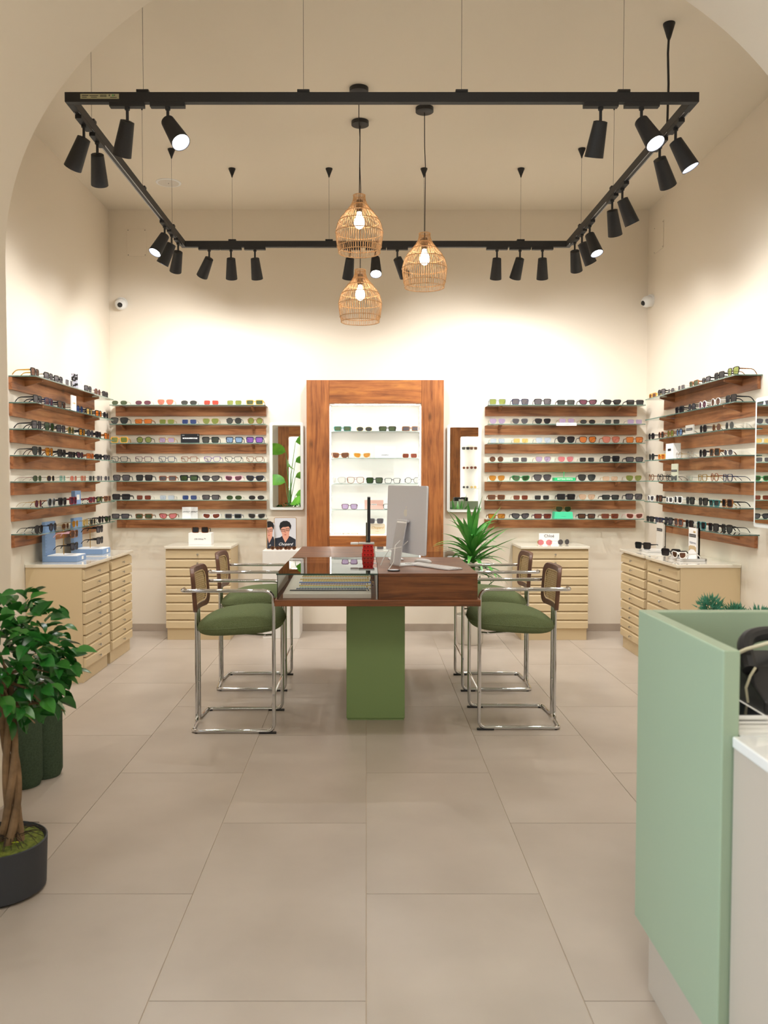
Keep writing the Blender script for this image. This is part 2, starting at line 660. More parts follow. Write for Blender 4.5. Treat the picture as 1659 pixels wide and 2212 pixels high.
# ------------------------------------------------------------------ display niches
def niche(x0, x1, z0, z1, ix0, ix1, iz0, iz1, yf, yw, depth, face, label):
    """wood frame around a lit white box with glass shelves; face -1 looks to -Y"""
    t = thing('display_niche', label, 'display case', ((x0 + x1) / 2, yw, z0))
    ox, oy, oz = t.location

    def P(b_):
        return [(v[0] - ox, v[1] - oy, v[2] - oz) for v in b_.v]

    def bx(name, m, *a, **k):
        b_ = MB().box(*a)
        b_.v = P(b_)
        return b_.build(name, m, t, **k)
    ya, yb = min(yf, yw), max(yf, yw)
    bx('frame_stile', M_wz, x0, ix0, ya, yb, z0, z1, bevel=.0015)
    bx('frame_stile', M_wz, ix1, x1, ya, yb, z0, z1, bevel=.0015)
    bx('frame_rail', M_wfx, ix0 + .001, ix1 - .001, ya, yb, iz1, z1, bevel=.0015)
    bx('frame_rail', M_wfx, ix0 + .001, ix1 - .001, ya, yb, z0, iz0, bevel=.0015)
    yi0 = yf + (-face) * .02
    yi1 = yw + (-face) * depth
    a0, a1 = min(yi0, yi1), max(yi0, yi1)
    th = .008
    b_ = MB()
    b_.box(ix0 - .0, ix0 + th, a0, a1, iz0, iz1)
    b_.box(ix1 - th, ix1, a0, a1, iz0, iz1)
    b_.box(ix0 + th, ix1 - th, a0, a1, iz0, iz0 + th)
    b_.box(ix0 + th, ix1 - th, a0, a1, iz1 - th, iz1)
    if face < 0:
        b_.box(ix0 + th, ix1 - th, a1 - th, a1, iz0 + th, iz1 - th)
    else:
        b_.box(ix0 + th, ix1 - th, a0, a0 + th, iz0 + th, iz1 - th)
    b_.v = P(b_)
    b_.build('white_lining', M_lining, t)
    # led strips behind the frame, on both sides and the top
    ys = yi0 + (-face) * .012
    for (xa, xb, za, zb) in ((ix0 + th, ix0 + th + .006, iz0 + .03, iz1 - .03), (ix1 - th - .006, ix1 - th, iz0 + .03, iz1 - .03)):
        bx('led_strip', mat('led_strip_glow', '#FFFFFF', 0.5, emit='#FFF9EF', es=26), xa, xb, ys - .006, ys + .006, za, zb)
    bx('led_strip', MATS['led_strip_glow'], ix0 + .05, ix1 - .05, ys - .006, ys + .006, iz1 - th - .006, iz1 - th)
    return t, ix0 + th, ix1 - th, a0, a1, ys


nt_, gx0, gx1, ga0, ga1, ys_ = niche(-.546, .710, .690, 2.332, NX0, NX1, NZ0, NZ1, 7.76, 7.90, .155, -1,
                                   'large lit niche framed in orange-brown stained pine, centre of back wall')
for (py) in (931, 989, 1044.5, 1100.5):
    z = atY(800, py, 7.80).z
    b = MB()
    b.box(gx0 + .001, gx1 - .001, 7.80, ga1 - .008, z - .006, z, 0)
    b.add([(gx0 + .001, 7.7995, z - .006), (gx1 - .001, 7.7995, z - .006), (gx1 - .001, 7.7995, z), (gx0 + .001, 7.7995, z)], [(0, 1, 2, 3)], 1)
    b.v = [(v[0] - .082, v[1] - 7.90, v[2] - .690) for v in b.v]
    b.build('glass_shelf', [M_gl, glassy('niche_glass_edge', '#CFE0D8', diff='#BFD3CA', dmix=.5)], nt_)
NSH = [atY(800, py, 7.80).z for py in (931, 989, 1044.5, 1100.5)] + [NZ0 + .008]

# two niches beside the shop window, seen only in the mirrors
nfl, *_r = niche(-1.82, -.98, .30, 2.50, -1.60, -1.16, .52, 2.29, YF + .14, YF, -.02 + .0, 1, 'pine framed lit niche left of the shop entrance')
nfr, *_r = niche(1.74, 2.56, .30, 2.50, 1.95, 2.38, .52, 2.29, YF + .14, YF, -.02 + .0, 1, 'pine framed lit niche right of the shop entrance')

# ------------------------------------------------------------------ wall shelves with glass tops
def glass_shelf(rack, L, D, z, place):
    """local: shelf runs along +x from 0..L, wall at y=0, shelf sticks out to -y; place=(loc, rz)"""
    t = thing('wall_shelf', rack, 'shelf', place[0], place[1])
    MB().box(0.006, L - .006, -.022, -.0005, -.092, -.0125).build('wood_batten', M_wx, t, bevel=.0015)
    return t


RACKS = {}


def shelf(label, group, x0, x1, gx0_, gx1_, br, D, loc, rz):
    """x0,x1 batten extent; gx glass extent; br bracket positions"""
    t = thing('wall_shelf', label, 'shelf', loc, rz, group)
    MB().box(x0, x1, -.024, -.0006, -.092, -.0085).build('wood_batten', M_wx, t, bevel=.0015)
    for x in br:
        b_ = MB()
        b_.prism([(-.024, -.0085), (-.145, -.0085), (-.145, -.018), (-.024, -.050)], 'x', x - .011, x + .011)
        b_.build('wood_bracket', M_wy, t, bevel=.001)
    b_ = MB()
    b_.box(gx0_, gx1_, -D, -.001, -.0080, 0, 0)
    e = .0003
    b_.add([(gx0_, -D - e, -.008), (gx1_, -D - e, -.008), (gx1_, -D - e, 0), (gx0_, -D - e, 0)], [(0, 1, 2, 3)], 1)
    for gx, sg in ((gx0_ - e, 1), (gx1_ + e, -1)):
        b_.add([(gx, -D, -.008), (gx, -.001, -.008), (gx, -.001, 0), (gx, -D, 0)], [(0, 1, 2, 3)], 1)
    b_.build('glass_top', [M_gl, M_gledge], t)
    return t


ORD = ['first', 'second', 'third', 'fourth', 'fifth', 'sixth', 'seventh', 'eighth', 'ninth']
ROW = ['top', 'second', 'third', 'fourth', 'fifth', 'sixth', 'bottom']
ZB = [2.104 - .1732 * i for i in range(7)]
ZS = [2.120 - .1763 * i for i in range(7)]
for i in range(7):
    # left wall: local +x -> -Y ... rot +90: local x -> +Y, local -y -> +X
    shelf(f'{ROW[i]} wood and glass shelf of the rack on the left wall', 'shelves of the left wall rack', 0, 1.71, 0, 1.725, (.22, 1.45), .185, (XL, 5.65, ZS[i]), PI / 2)
    # back left
    shelf(f'{ROW[i]} wood and glass shelf left of the niche on the back wall', 'shelves left of the niche', .008, 1.405, 0, 1.418, (.09, 1.29), .185, (-2.335, YB, ZB[i]), 0)
    shelf(f'{ROW[i]} wood and glass shelf right of the niche on the back wall', 'shelves right of the niche', .0, 1.41, .0, 1.438, (.13, 1.22), .185, (1.105, YB, ZB[i]), 0)
    # right wall: rot -90: local x -> -Y, local -y -> -X
    shelf(f'{ROW[i]} wood and glass shelf of the rack on the right wall', 'shelves of the right wall rack', 0, 1.755, 0, 1.78, (.25, 1.52), .185, (XR, 7.37, ZS[i]), -PI / 2)

# ------------------------------------------------------------------ eyewear
CW = {'black': '#15151A', 'grey': '#8A8C90', 'silver': '#C9C9C4', 'gold': '#C9A45A', 'white': '#F2EFEA', 'tortoise': '#5A341C', 'brown': '#8A4A26', 'amber': '#E0A23C',
      'pink': '#E8B8C4', 'purple': '#6B3F8F', 'navy': '#232A4A', 'green': '#2E8A4E', 'teal': '#1E6B6A', 'red': '#7E1420', 'yellow': '#F2D978', 'plum': '#5A2F3C', 'blush': '#E5BFB4',
      'beige': '#E8D9C0', 'olive': '#6F7A4E'}
LW = {'dark': '#34343A', 'grey': '#6D6A72', 'smoke': '#4C5050', 'green': '#56684C', 'olive': '#97A45A', 'plum': '#7A4A5E', 'coral': '#D98A78', 'red': '#C85A50', 'orange': '#E0883C',
      'blue': '#8FAFD8', 'deepblue': '#4A5F9A', 'lilac': '#C9B6D8', 'violet': '#A070D0', 'clear': '#FAFAFA', 'brown': '#7A5240', 'rust': '#8F4A3A', 'iceblue': '#D3E0F0', 'yellow': '#F2D48A',
      'pink': '#E89098', 'amber': '#D99A3A', 'beige': '#EBCDB4', 'teal': '#9CC4B8', 'bottle': '#3E5A34'}
LN = {'deepblue': 'deep blue', 'iceblue': 'pale blue', 'bottle': 'bottle green'}
SH = {  # a, b, n, taper, tilt, rim, depth, temple height
    'square': (.0265, .0215, 5, .07, .0, .0048, .005, .010),
    'rectangular': (.0275, .0165, 6, .05, .0, .0048, .005, .011),
    'chunky': (.0265, .0175, 7, .03, .0, .0075, .007, .016),
    'round': (.0245, .0230, 2.2, .0, .0, .0034, .004, .006),
    'oval': (.0280, .0175, 2.5, .0, .0, .0012, .002, .0026),
    'wire square': (.0260, .0180, 5, .05, .0, .0010, .002, .0026),
    'wire round': (.0245, .0225, 2.1, .0, .0, .0011, .002, .0026),
    'aviator': (.0290, .0245, 2.9, .20, .10, .0036, .004, .007),
    'wire aviator': (.0280, .0220, 2.8, .22, .12, .0012, .002, .0026),
    'cat-eye': (.0280, .0175, 3.0, .15, .30, .0050, .005, .009),
    'optical': (.0265, .0200, 4.5, .08, .0, .0034, .004, .006),
    'optical cat-eye': (.0275, .0195, 3.2, .16, .22, .0034, .004, .006),
}
GC = {}


def contour(st, grow, side, n=20):
    a_, b_, e, tp, tl, rim, dp, th = SH[st]
    cx = a_ + rim + .0085
    out = []
    for k in range(n):
        t = 2 * PI * k / n
        c, s_ = math.cos(t), math.sin(t)
        x = math.copysign(abs(c) ** (2 / e), c)
        z = math.copysign(abs(s_) ** (2 / e), s_)
        X = (a_ + grow) * x * (1 + tp * z)
        Z = (b_ + grow) * z + tl * (a_) * max(0, x) * .5 - tl * .2 * a_ * (1 if x < 0 else 0) * max(0, -z)
        out.append((side * (cx + X), Z))
    return out


def gmesh(st):
    if st in GC:
        return GC[st]
    a_, b_, e, tp, tl, rim, dp, th = SH[st]
    cx = a_ + rim + .0085
    H = b_ + rim
    W = 2 * a_ + rim + .0085 + rim

    def cv(x):
        return 1.3 * x * x
    fr = MB()
    for side in (-1, 1):
        I = contour(st, 0, side)
        O = contour(st, rim, side)
        n = len(I)
        vs = [(x, cv(x), z + H) for x, z in I] + [(x, cv(x), z + H) for x, z in O] + [(x, cv(x) + dp, z + H) for x, z in I] + [(x, cv(x) + dp, z + H) for x, z in O]
        fs = []
        for k in range(n):
            j = (k + 1) % n
            q = [(k, j, n + j, n + k), (2 * n + k, 3 * n + k, 3 * n + j, 2 * n + j), (n + k, n + j, 3 * n + j, 3 * n + k), (k, 2 * n + k, 2 * n + j, j)]
            fs += q if side > 0 else [tuple(reversed(x)) for x in q]
        fr.add(vs, fs)
        # end piece
        xe = side * (W)
        hz = H + b_ * .45 + tl * a_ * .3
        h2 = max(th * .5, .0016)
        fr.box(min(xe - side * .006, xe + side * .002), max(xe - side * .006, xe + side * .002), cv(W - .006), cv(W) + .010, hz - h2, hz + h2)
    # bridge
    br = max(rim * .8, .0011)
    zb = H + b_ * .35
    if 'aviator' in st:
        for zz in (H + b_ * .25, H + b_ * .88):
            fr.tube([(-.013, .002, zz), (0, .001, zz + .001), (.013, .002, zz)], br * .55, 5)
    else:
        fr.tube([(-.0115, .003, zb - .002), (0, .0015, zb + .002), (.0115, .003, zb - .002)], br, 6)
    lens = []
    for side in (-1, 1):
        lm = MB()
        I = contour(st, .0004, side)
        n = len(I)
        vs = [(x, cv(x) + dp * .35, z + H) for x, z in I] + [(x, cv(x) + dp * .35 + .0014, z + H) for x, z in I]
        fs = [tuple(range(n)), tuple(range(2 * n - 1, n - 1, -1))] + [(k, n + k, n + (k + 1) % n, (k + 1) % n) for k in range(n)]
        lm.add(vs, fs)
        lens.append(lm)
    tem = []
    for side in (-1, 1):
        tm = MB()
        x = side * W
        hz = H + b_ * .45 + tl * a_ * .3
        t2 = max(.0016, min(.0026, th * .3))
        pts = [(cv(W) + .008, hz, th), (.050, hz - .001, th * .85), (.092, hz - .002, th * .6), (.108, hz - .006, th * .55), (.122, (hz) * .5, th * .5), (.133, .004, th * .5)]
        vs = []
        for k, (y, z, h_) in enumerate(pts):
            xx = x - side * .006 * (k / 5)
            if k >= 4:
                vs += [(xx - t2, y - h_ * .5, z), (xx + t2, y - h_ * .5, z), (xx + t2, y + h_ * .5, z + h_ * .3), (xx - t2, y + h_ * .5, z + h_ * .3)]
            else:
                vs += [(xx - t2, y, z - h_ / 2), (xx + t2, y, z - h_ / 2), (xx + t2, y, z + h_ / 2), (xx - t2, y, z + h_ / 2)]
        fs = [(0, 3, 2, 1)]
        for k in range(len(pts) - 1):
            o = 4 * k
            for q in range(4):
                fs.append((o + q, o + (q + 1) % 4, o + 4 + (q + 1) % 4, o + 4 + q))
        o = 4 * (len(pts) - 1)
        fs.append((o, o + 1, o + 2, o + 3))
        tm.add(vs, fs)
        tem.append(tm)
    GC[st] = (fr, lens, tem)
    return GC[st]


GM = {}


def gm(key, b_, m, smooth=True):
    k = (key, m.name)
    if k not in GM:
        GM[k] = b_.mesh(key, m, smooth)
    return GM[k]


def acetate(c):
    metal = c in ('silver', 'gold')
    if c == 'tortoise':
        return mat_var('tortoise_acetate', '#3A1E10', '#A8672E', 90, 0.3)
    return mat(c + '_frame', CW[c], 0.35, metal=0.9 if metal else 0.0, spec=0.35)


def lensmat(c):
    if c == 'clear':
        return glassy('clear_lens', '#F7F8F8', ior=1.35, fix=.05)
    return glassy(c + '_lens', LW[c], diff=LW[c], dmix=.22, rough=.08, fix=.05)


NG = [0]


def glasses(st, fc, lc, loc, rz, label, group, tc=None, rx=0):
    kind = 'eyeglasses' if lc == 'clear' else 'sunglasses'
    t = thing(kind, label, kind, loc, rz, group)
    if rx:
        t.rotation_euler = (rx, 0, rz)
    fr, ln, tm = gmesh(st)
    mf = acetate(fc)
    ml = lensmat(lc)
    mt = acetate(tc) if tc else mf
    link('frame_front', gm(st + '_front', fr, mf), t)
    for q in (0, 1):
        link('lens', gm(st + '_lens_' + str(q), ln[q], ml), t)
        o = link('temple', gm(st + '_temple_' + str(q), tm[q], mt), t)
        if tc and tc != fc:
            o['label'] = tc + ' temple arm'
    NG[0] += 1
    t.scale = (1.07, 1.0, 1.07)
    return t


STN = {'square': 'square', 'rectangular': 'rectangular', 'chunky': 'chunky', 'round': 'round', 'oval': 'thin oval', 'wire square': 'wire square', 'wire round': 'wire round', 'aviator': 'aviator',
       'wire aviator': 'wire aviator', 'cat-eye': 'cat-eye', 'optical': 'square', 'optical cat-eye': 'cat-eye'}


def glabel(st, fc, lc, where):
    if lc == 'clear':
        return f'{fc} {STN[st]} eyeglasses, {where}'
    return f'{fc} {STN[st]} sunglasses with {LN.get(lc, lc)} lenses, {where}'


S, Q, K, O_, U, WS, WR, AV, WA, CE, OP, OC = 'square', 'rectangular', 'chunky', 'round', 'oval', 'wire square', 'wire round', 'aviator', 'wire aviator', 'cat-eye', 'optical', 'optical cat-eye'
BL = 'black'
rackB = [
    [(U, 'silver', 'green'), (U, 'silver', 'plum'), (WA, 'gold', 'coral'), (U, BL, 'smoke'), (WS, 'silver', 'red'), (WS, 'silver', 'olive'), (Q, 'amber', 'green')],
    [(AV, BL, 'smoke'), (Q, 'tortoise', 'orange'), (WS, 'gold', 'olive'), (WS, 'silver', 'deepblue'), (WA, 'gold', 'olive'), (O_, BL, 'smoke'), (O_, 'tortoise', 'olive')],
    [(S, 'amber', 'olive'), (O_, BL, 'olive'), (OP, 'gold', 'lilac'), None, (S, BL, 'smoke'), (S, BL, 'blue'), (S, 'navy', 'violet')],
    [(OP, BL, 'clear'), (OP, 'plum', 'clear'), (OP, 'navy', 'clear'), (OP, 'brown', 'clear'), (OC, 'purple', 'clear'), (OC, BL, 'clear'), (OC, 'tortoise', 'clear')],
    [(S, BL, 'grey'), (S, BL, 'dark'), (Q, 'brown', 'grey'), (K, BL, 'bottle'), (CE, BL, 'grey'), (CE, 'pink', 'plum'), (CE, 'navy', 'dark')],
    [(K, BL, 'dark'), (WS, 'silver', 'rust'), (WS, 'silver', 'iceblue'), (WS, 'silver', 'deepblue'), (Q, BL, 'grey'), (U, 'silver', 'bottle'), (U, 'silver', 'dark')],
    [(Q, BL, 'grey'), (Q, 'tortoise', 'green'), (CE, 'tortoise', 'pink'), None, (CE, 'white', 'rust'), (Q, 'grey', 'dark'), (CE, 'silver', 'dark')]]
rackC = [
    [(S, 'grey', 'olive'), (S, 'navy', 'grey'), (S, BL, 'grey'), (Q, BL, 'smoke'), (CE, BL, 'plum'), (CE, BL, 'dark'), (Q, BL, 'dark')],
    [(WA, 'silver', 'lilac'), (WA, 'silver', 'grey'), (WA, BL, 'dark'), (WA, 'gold', 'lilac'), (U, 'gold', 'dark'), (WS, 'silver', 'smoke'), (WS, 'silver', 'lilac')],
    [(WS, 'silver', 'iceblue'), (WS, 'silver', 'yellow'), (WA, 'silver', 'iceblue'), (AV, BL, 'dark'), (AV, BL, 'orange'), (AV, 'brown', 'coral'), (S, 'tortoise', 'orange')],
    [(WR, 'silver', 'brown'), (WS, 'silver', 'grey'), (WA, 'gold', 'lilac'), (WA, 'silver', 'pink'), (WS, 'silver', 'dark'), (S, BL, 'dark'), (Q, BL, 'grey')],
    [(WA, 'gold', 'amber'), (CE, 'green', 'bottle'), (AV, BL, 'grey'), None, (AV, BL, 'smoke'), (WS, 'gold', 'beige'), (WA, 'gold', 'olive')],
    [(Q, 'tortoise', 'brown'), (WS, 'gold', 'rust'), (WS, 'silver', 'dark'), (K, BL, 'dark'), (WA, 'gold', 'beige'), (Q, BL, 'smoke'), (S, BL, 'grey')],
    [(Q, 'tortoise', 'amber'), (CE, BL, 'grey'), (Q, 'plum', 'rust'), None, (Q, BL, 'brown'), (Q, 'tortoise', 'rust'), (CE, 'blush', 'rust')]]
pxB = [262, 312, 362, 411, 458, 506, 553]
pxC = [1072.5, 1123, 1171, 1221, 1267, 1318, 1369]
YG = YB - .16
for r in range(7):
    for c in range(7):
        if rackB[r][c]:
            st, fc, lc = rackB[r][c]
            X = (pxB[c] + random.uniform(-2, 2) - 791) * (YG + .02) / FPX
            glasses(st, fc, lc, (X, YG, ZB[r] + .0004), R(random.uniform(-4, 3)), glabel(st, fc, lc, f'{ORD[c]} from left, {ROW[r]} shelf left of niche'), 'eyewear on the shelves left of the niche')
        if rackC[r][c]:
            st, fc, lc = rackC[r][c]
            X = (pxC[c] + random.uniform(-1.5, 1.5) - 791) * (YG + .02) / FPX
            glasses(st, fc, lc, (X, YG, ZB[r] + .0004), R(random.uniform(-3, 4)), glabel(st, fc, lc, f'{ORD[c]} from left, {ROW[r]} shelf right of niche'), 'eyewear on the shelves right of the niche')

rackA = [
    ([82, 111, 132, 154, 195, 215, 232], [(S, BL, 'brown', 'gold'), (S, BL, 'grey', 'silver'), (S, BL, 'grey'), (S, 'white', 'grey'), (S, BL, 'grey'), (O_, 'plum', 'brown', 'silver'), (S, BL, 'dark', 'silver')]),
    ([87, 111, 138, 176, 197, 217, 232], [(S, BL, 'grey'), (S, 'navy', 'plum'), (S, BL, 'brown'), (O_, BL, 'deepblue'), (S, BL, 'yellow'), (S, BL, 'orange'), (O_, BL, 'dark')]),
    ([84, 111, 136, 157, 181, 198, 216, 234], [(S, BL, 'grey'), (AV, BL, 'bottle'), (S, BL, 'grey'), (O_, 'gold', 'green'), (S, BL, 'amber'), (O_, BL, 'grey'), (S, BL, 'dark'), (S, 'tortoise', 'orange')]),
    ([84, 110, 137, 159, 176, 198, 216, 234], [(AV, BL, 'smoke'), (AV, 'tortoise', 'amber'), (S, BL, 'smoke'), (Q, BL, 'dark'), (CE, BL, 'plum'), (Q, 'brown', 'orange'), (Q, BL, 'dark'), (Q, BL, 'grey')]),
    ([83, 112, 137, 161, 182, 200, 217, 233], [(U, BL, 'green', 'red'), (U, 'gold', 'dark', 'plum'), (WS, 'silver', 'teal'), (U, 'silver', 'coral', 'brown'), (WS, 'gold', 'coral'), (WS, 'silver', 'smoke'), (WS, 'silver', 'grey'), (U, 'silver', 'grey')]),
    ([84, 113, 137, 160, 201, 217, 234], [(WR, 'gold', 'plum'), (O_, 'grey', 'smoke', 'brown'), (S, BL, 'dark'), (S, 'red', 'plum'), (Q, 'red', 'plum'), (Q, BL, 'olive'), (Q, 'tortoise', 'brown')]),
    ([85, 115, 142, 163, 185, 201, 219, 234], [(O_, BL, 'dark'), (O_, BL, 'grey'), (U, 'gold', 'brown'), (WR, 'gold', 'amber'), (WR, 'gold', 'yellow'), (WS, 'gold', 'smoke'), (O_, BL, 'dark'), (CE, BL, 'bottle')])]
rackD = [
    ([1405, 1424, 1445, 1467, 1493, 1519, 1547, 1577], [(Q, 'amber', 'brown', 'yellow'), (S, BL, 'grey'), (U, 'silver', 'grey'), (WS, 'silver', 'grey'), (CE, 'tortoise', 'green'), (CE, BL, 'grey'), (S, BL, 'dark'), (AV, BL, 'olive', 'tortoise')]),
    ([1463, 1490, 1513, 1541, 1573], [(S, BL, 'dark'), (O_, BL, 'grey'), (O_, 'white', 'plum'), (O_, 'white', 'brown'), (S, BL, 'dark')]),
    ([1404, 1425, 1445, 1464, 1515, 1544, 1572], [(O_, BL, 'dark'), (O_, 'brown', 'smoke'), (O_, 'tortoise', 'olive'), (O_, BL, 'blue'), (O_, BL, 'dark'), (WR, 'gold', 'brown'), (WR, 'silver', 'smoke')]),
    ([1405, 1426, 1464, 1489, 1515, 1540, 1570], [(O_, BL, 'smoke'), (Q, 'amber', 'orange'), (WR, 'gold', 'clear'), (WR, 'silver', 'clear'), (O_, BL, 'dark'), (S, 'tortoise', 'smoke'), (U, 'white', 'grey')]),
    ([1405, 1424, 1443, 1487, 1515, 1541, 1569], [(O_, 'tortoise', 'clear'), (O_, BL, 'clear'), (OP, BL, 'clear'), (WS, 'silver', 'clear'), (OP, 'gold', 'clear'), (O_, 'brown', 'clear'), (OP, 'navy', 'clear')]),
    ([1404, 1422, 1444, 1463, 1489, 1517, 1541, 1569], [(CE, 'white', 'grey'), (S, BL, 'brown'), (Q, 'white', 'grey'), (S, 'white', 'dark'), (S, BL, 'smoke', 'beige'), (S, BL, 'smoke'), (Q, 'teal', 'smoke', 'gold'), (S, 'tortoise', 'dark', BL)]),
    ([1403, 1422, 1443, 1465, 1488, 1514, 1540, 1569], [(Q, BL, 'smoke'), (Q, 'navy', 'grey', 'navy'), (S, BL, 'grey'), (S, 'brown', 'grey'), (S, BL, 'dark', 'white'), (S, 'teal', 'dark', 'brown'), (S, BL, 'dark'), (AV, BL, 'smoke')])]
XA, XD = XL + .155, XR - .155
for r in range(7):
    pxs, its = rackA[r]
    for c, it in enumerate(its):
        st, fc, lc = it[:3]
        Y = -XA * FPX / (791 - pxs[c])
        glasses(st, fc, lc, (XA, Y, ZS[r] + .0004), PI / 2 + R(random.uniform(-3, 3)), glabel(st, fc, lc, f'{ORD[c]} from near end, {ROW[r]} shelf, left wall'), 'eyewear on the left wall rack', it[3] if len(it) > 3 else None)
    pxs, its = rackD[r]
    for c, it in enumerate(its):
        st, fc, lc = it[:3]
        Y = XD * FPX / (pxs[c] - 791)
        glasses(st, fc, lc, (XD, Y, ZS[r] + .0004), -PI / 2 + R(random.uniform(-3, 3)), glabel(st, fc, lc, f'{ORD[c]} from corner, {ROW[r]} shelf, right wall'), 'eyewear on the right wall rack', it[3] if len(it) > 3 else None)

# niche eyewear
YN = 7.84
nd = [[(740, Q, 'teal', 'green'), (787, U, 'yellow', 'smoke'), (837, Q, BL, 'green'), (887, Q, 'tortoise', 'grey')],
      [(735, CE, 'tortoise', 'brown'), (782, CE, 'beige', 'amber'), (885, WS, 'beige', 'rust')],
      [(728, AV, 'silver', 'clear'), (768, AV, 'brown', 'clear'), (809, S, BL, 'bottle'), (848, OP, BL, 'clear'), (891, O_, BL, 'clear')],
      [(755, OP, 'plum', 'lilac'), (845, OP, BL, 'clear')]]
SH['aviator'] = SH['aviator']
for r, row in enumerate(nd):
    for c, (px, st, fc, lc) in enumerate(row):
        X = (px - 791) * (YN) / FPX
        glasses(st, fc, lc, (X, YN, NSH[r] + .0004), 0, glabel(st, fc, lc, f'{ORD[c]} from left, {ORD[r]} glass shelf of niche'), 'eyewear in the wall niche')
for c, (px, st, fc, lc) in enumerate([(738, OP, 'silver', 'clear'), (758, OP, 'gold', 'clear')]):
    t = glasses(st, fc, lc, ((px - 791) * 7.9 / FPX, 7.85 + c * .02, NZ0 + .012), 0, glabel(st, fc, lc, f'lying flat on niche floor, {("leftmost", "beside it")[c]}'), 'eyewear in the wall niche')
    t.rotation_euler = (R(-82), 0, 0)
    t.location.z = NZ0 + .015
    t.location.y = 7.82 + .01 * c
    t.scale = (1, .25, 1)
    t.rotation_euler = (R(-84), 0, R(5 * c))

# glasses on front niches (mirror reflection)
for q, (st, fc, lc) in enumerate([(S, BL, 'dark'), (S, 'tortoise', 'brown'), (WR, 'gold', 'rust'), (O_, 'tortoise', 'rust'), (WR, 'silver', 'grey'), (WR, 'gold', 'yellow')]):
    zz = [2.02, 1.62, 1.22][q // 2]
    if q % 2 == 0:
        b = MB().box(1.96, 2.37, YF + .02, YF + .12, zz - .006, zz)
        b.v = [(v[0] - 2.15, v[1] - YF, v[2] - .30) for v in b.v]
        b.build('glass_shelf', M_gl, nfr)
    glasses(st, fc, lc, (2.06 + .16 * (q % 2), YF + .125, zz + .0004), PI, glabel(st, fc, lc, f'{("left", "right")[q % 2]} one, {ORD[q // 2]} shelf of niche by shop window'), 'eyewear in the niche by the entrance wall')

# ------------------------------------------------------------------ track lighting
ZT = 3.311
TX0, TX1, TY0, TY1 = -1.465, 1.62, 4.25, 6.86
tr = thing('track_rail', 'black rectangular lighting track hung on thin wires from the ceiling', 'light track', (0, 5.5, ZT))


def rail(x0, x1, y0, y1):
    MB().box(x0, x1, y0 - 5.5, y1 - 5.5, -.024, .024).build('rail', M_blackm, tr, bevel=.002)


hw = .018
rail(TX0 - hw, TX1 + hw, TY0 - hw, TY0 + hw)
rail(TX0 - hw, TX1 + hw, TY1 - hw, TY1 + hw)
rail(TX0 - hw, TX0 + hw, TY0 + hw, TY1 - hw)
rail(TX1 - hw, TX1 + hw, TY0 + hw, TY1 - hw)
# copper-lined groove under the side rails
for x in (TX0, TX1):
    b = MB()
    for dx in (-.012, .012):
        b.box(x + dx - .002, x + dx + .002, TY0 + .1 - 5.5, TY1 - .1 - 5.5, -.026, -.024)
    b.build('groove_lip', M_steel, tr, label='light metal lips of the track groove')
wires = [(x, TY0) for x in (-1.10, -.309, .47, 1.268)] + [(x, TY1) for x in (-1.073, -.297, .462, 1.238)] + [(TX0, 4.59), (TX0, 5.62), (TX0, 6.46), (TX1, 5.62), (TX1, 6.45)]
for (x, y) in wires:
    MB().tube([(x, y - 5.5, .03), (x, y - 5.5, ZC - ZT - .06)], .0012, 5).build('suspension_wire', M_wire, tr)
    MB().lathe([(0, .028), (.005, .028), (.055, .008), (.07, .004)], (x, y - 5.5, ZC - ZT - .0005), 16, axis=(0, 0, -1)).build('ceiling_cone', M_black, tr, smooth=True)
    MB().box(x - .03 if y in (TY0, TY1) else x - .02, x + .03 if y in (TY0, TY1) else x + .02, y - 5.5 - .02, y - 5.5 + .02, .024, .036).build('wire_clip', M_black, tr)
# power cable
MB().tube([(TX1 + .005, 4.64 - 5.5, .03), (TX1 + .012, 4.65 - 5.5, .25), (TX1 + .01, 4.66 - 5.5, .42), (TX1 + .025, 4.69 - 5.5, ZC - ZT - .06)], .0065, 8).build('power_cable', M_black, tr, smooth=True)
MB().lathe([(0, .032), (.006, .032), (.075, .012), (.09, .006)], (TX1 + .028, 4.70 - 5.5, ZC - ZT - .0005), 16, axis=(0, 0, -1)).build('ceiling_cone', M_black, tr, smooth=True)
# type label on the front rail
st_ = MB().box(TX0 + .06, TX0 + .25, TY0 - hw - 5.5 - .001, TY0 - hw - 5.5, -.010, .014).build('type_label', mat('label_paper', '#B9B795', 0.6), tr, label='pale printed type label with barcode')
b = MB()
random.seed(3)
for k in range(12):
    x = TX0 + .158 + k * .0026
    b.box(x, x + random.uniform(.0008, .0018), TY0 - hw - 5.5 - .0016, TY0 - hw - 5.5 - .001, -.002, .010)
for (x0, x1, z0, z1) in ((.068, .100, .004, .008), (.068, .092, -.004, -.001), (.105, .148, .004, .007), (.112, .142, -.004, -.001), (.200, .206, .003, .010), (.226, .231, .004, .010), (.207, .24, -.005, -.002)):
    b.box(TX0 + x0, TX0 + x1, TY0 - hw - 5.5 - .0016, TY0 - hw - 5.5 - .001, z0, z1)
b.build('barcode', M_ink, st_)
MB().box(TX0 + .217, TX0 + .224, TY0 - hw - 5.5 - .0016, TY0 - hw - 5.5 - .001, .002, .011).build('green_mark', mat('green_ink', '#4FA35A', .6), st_)
random.seed(11)

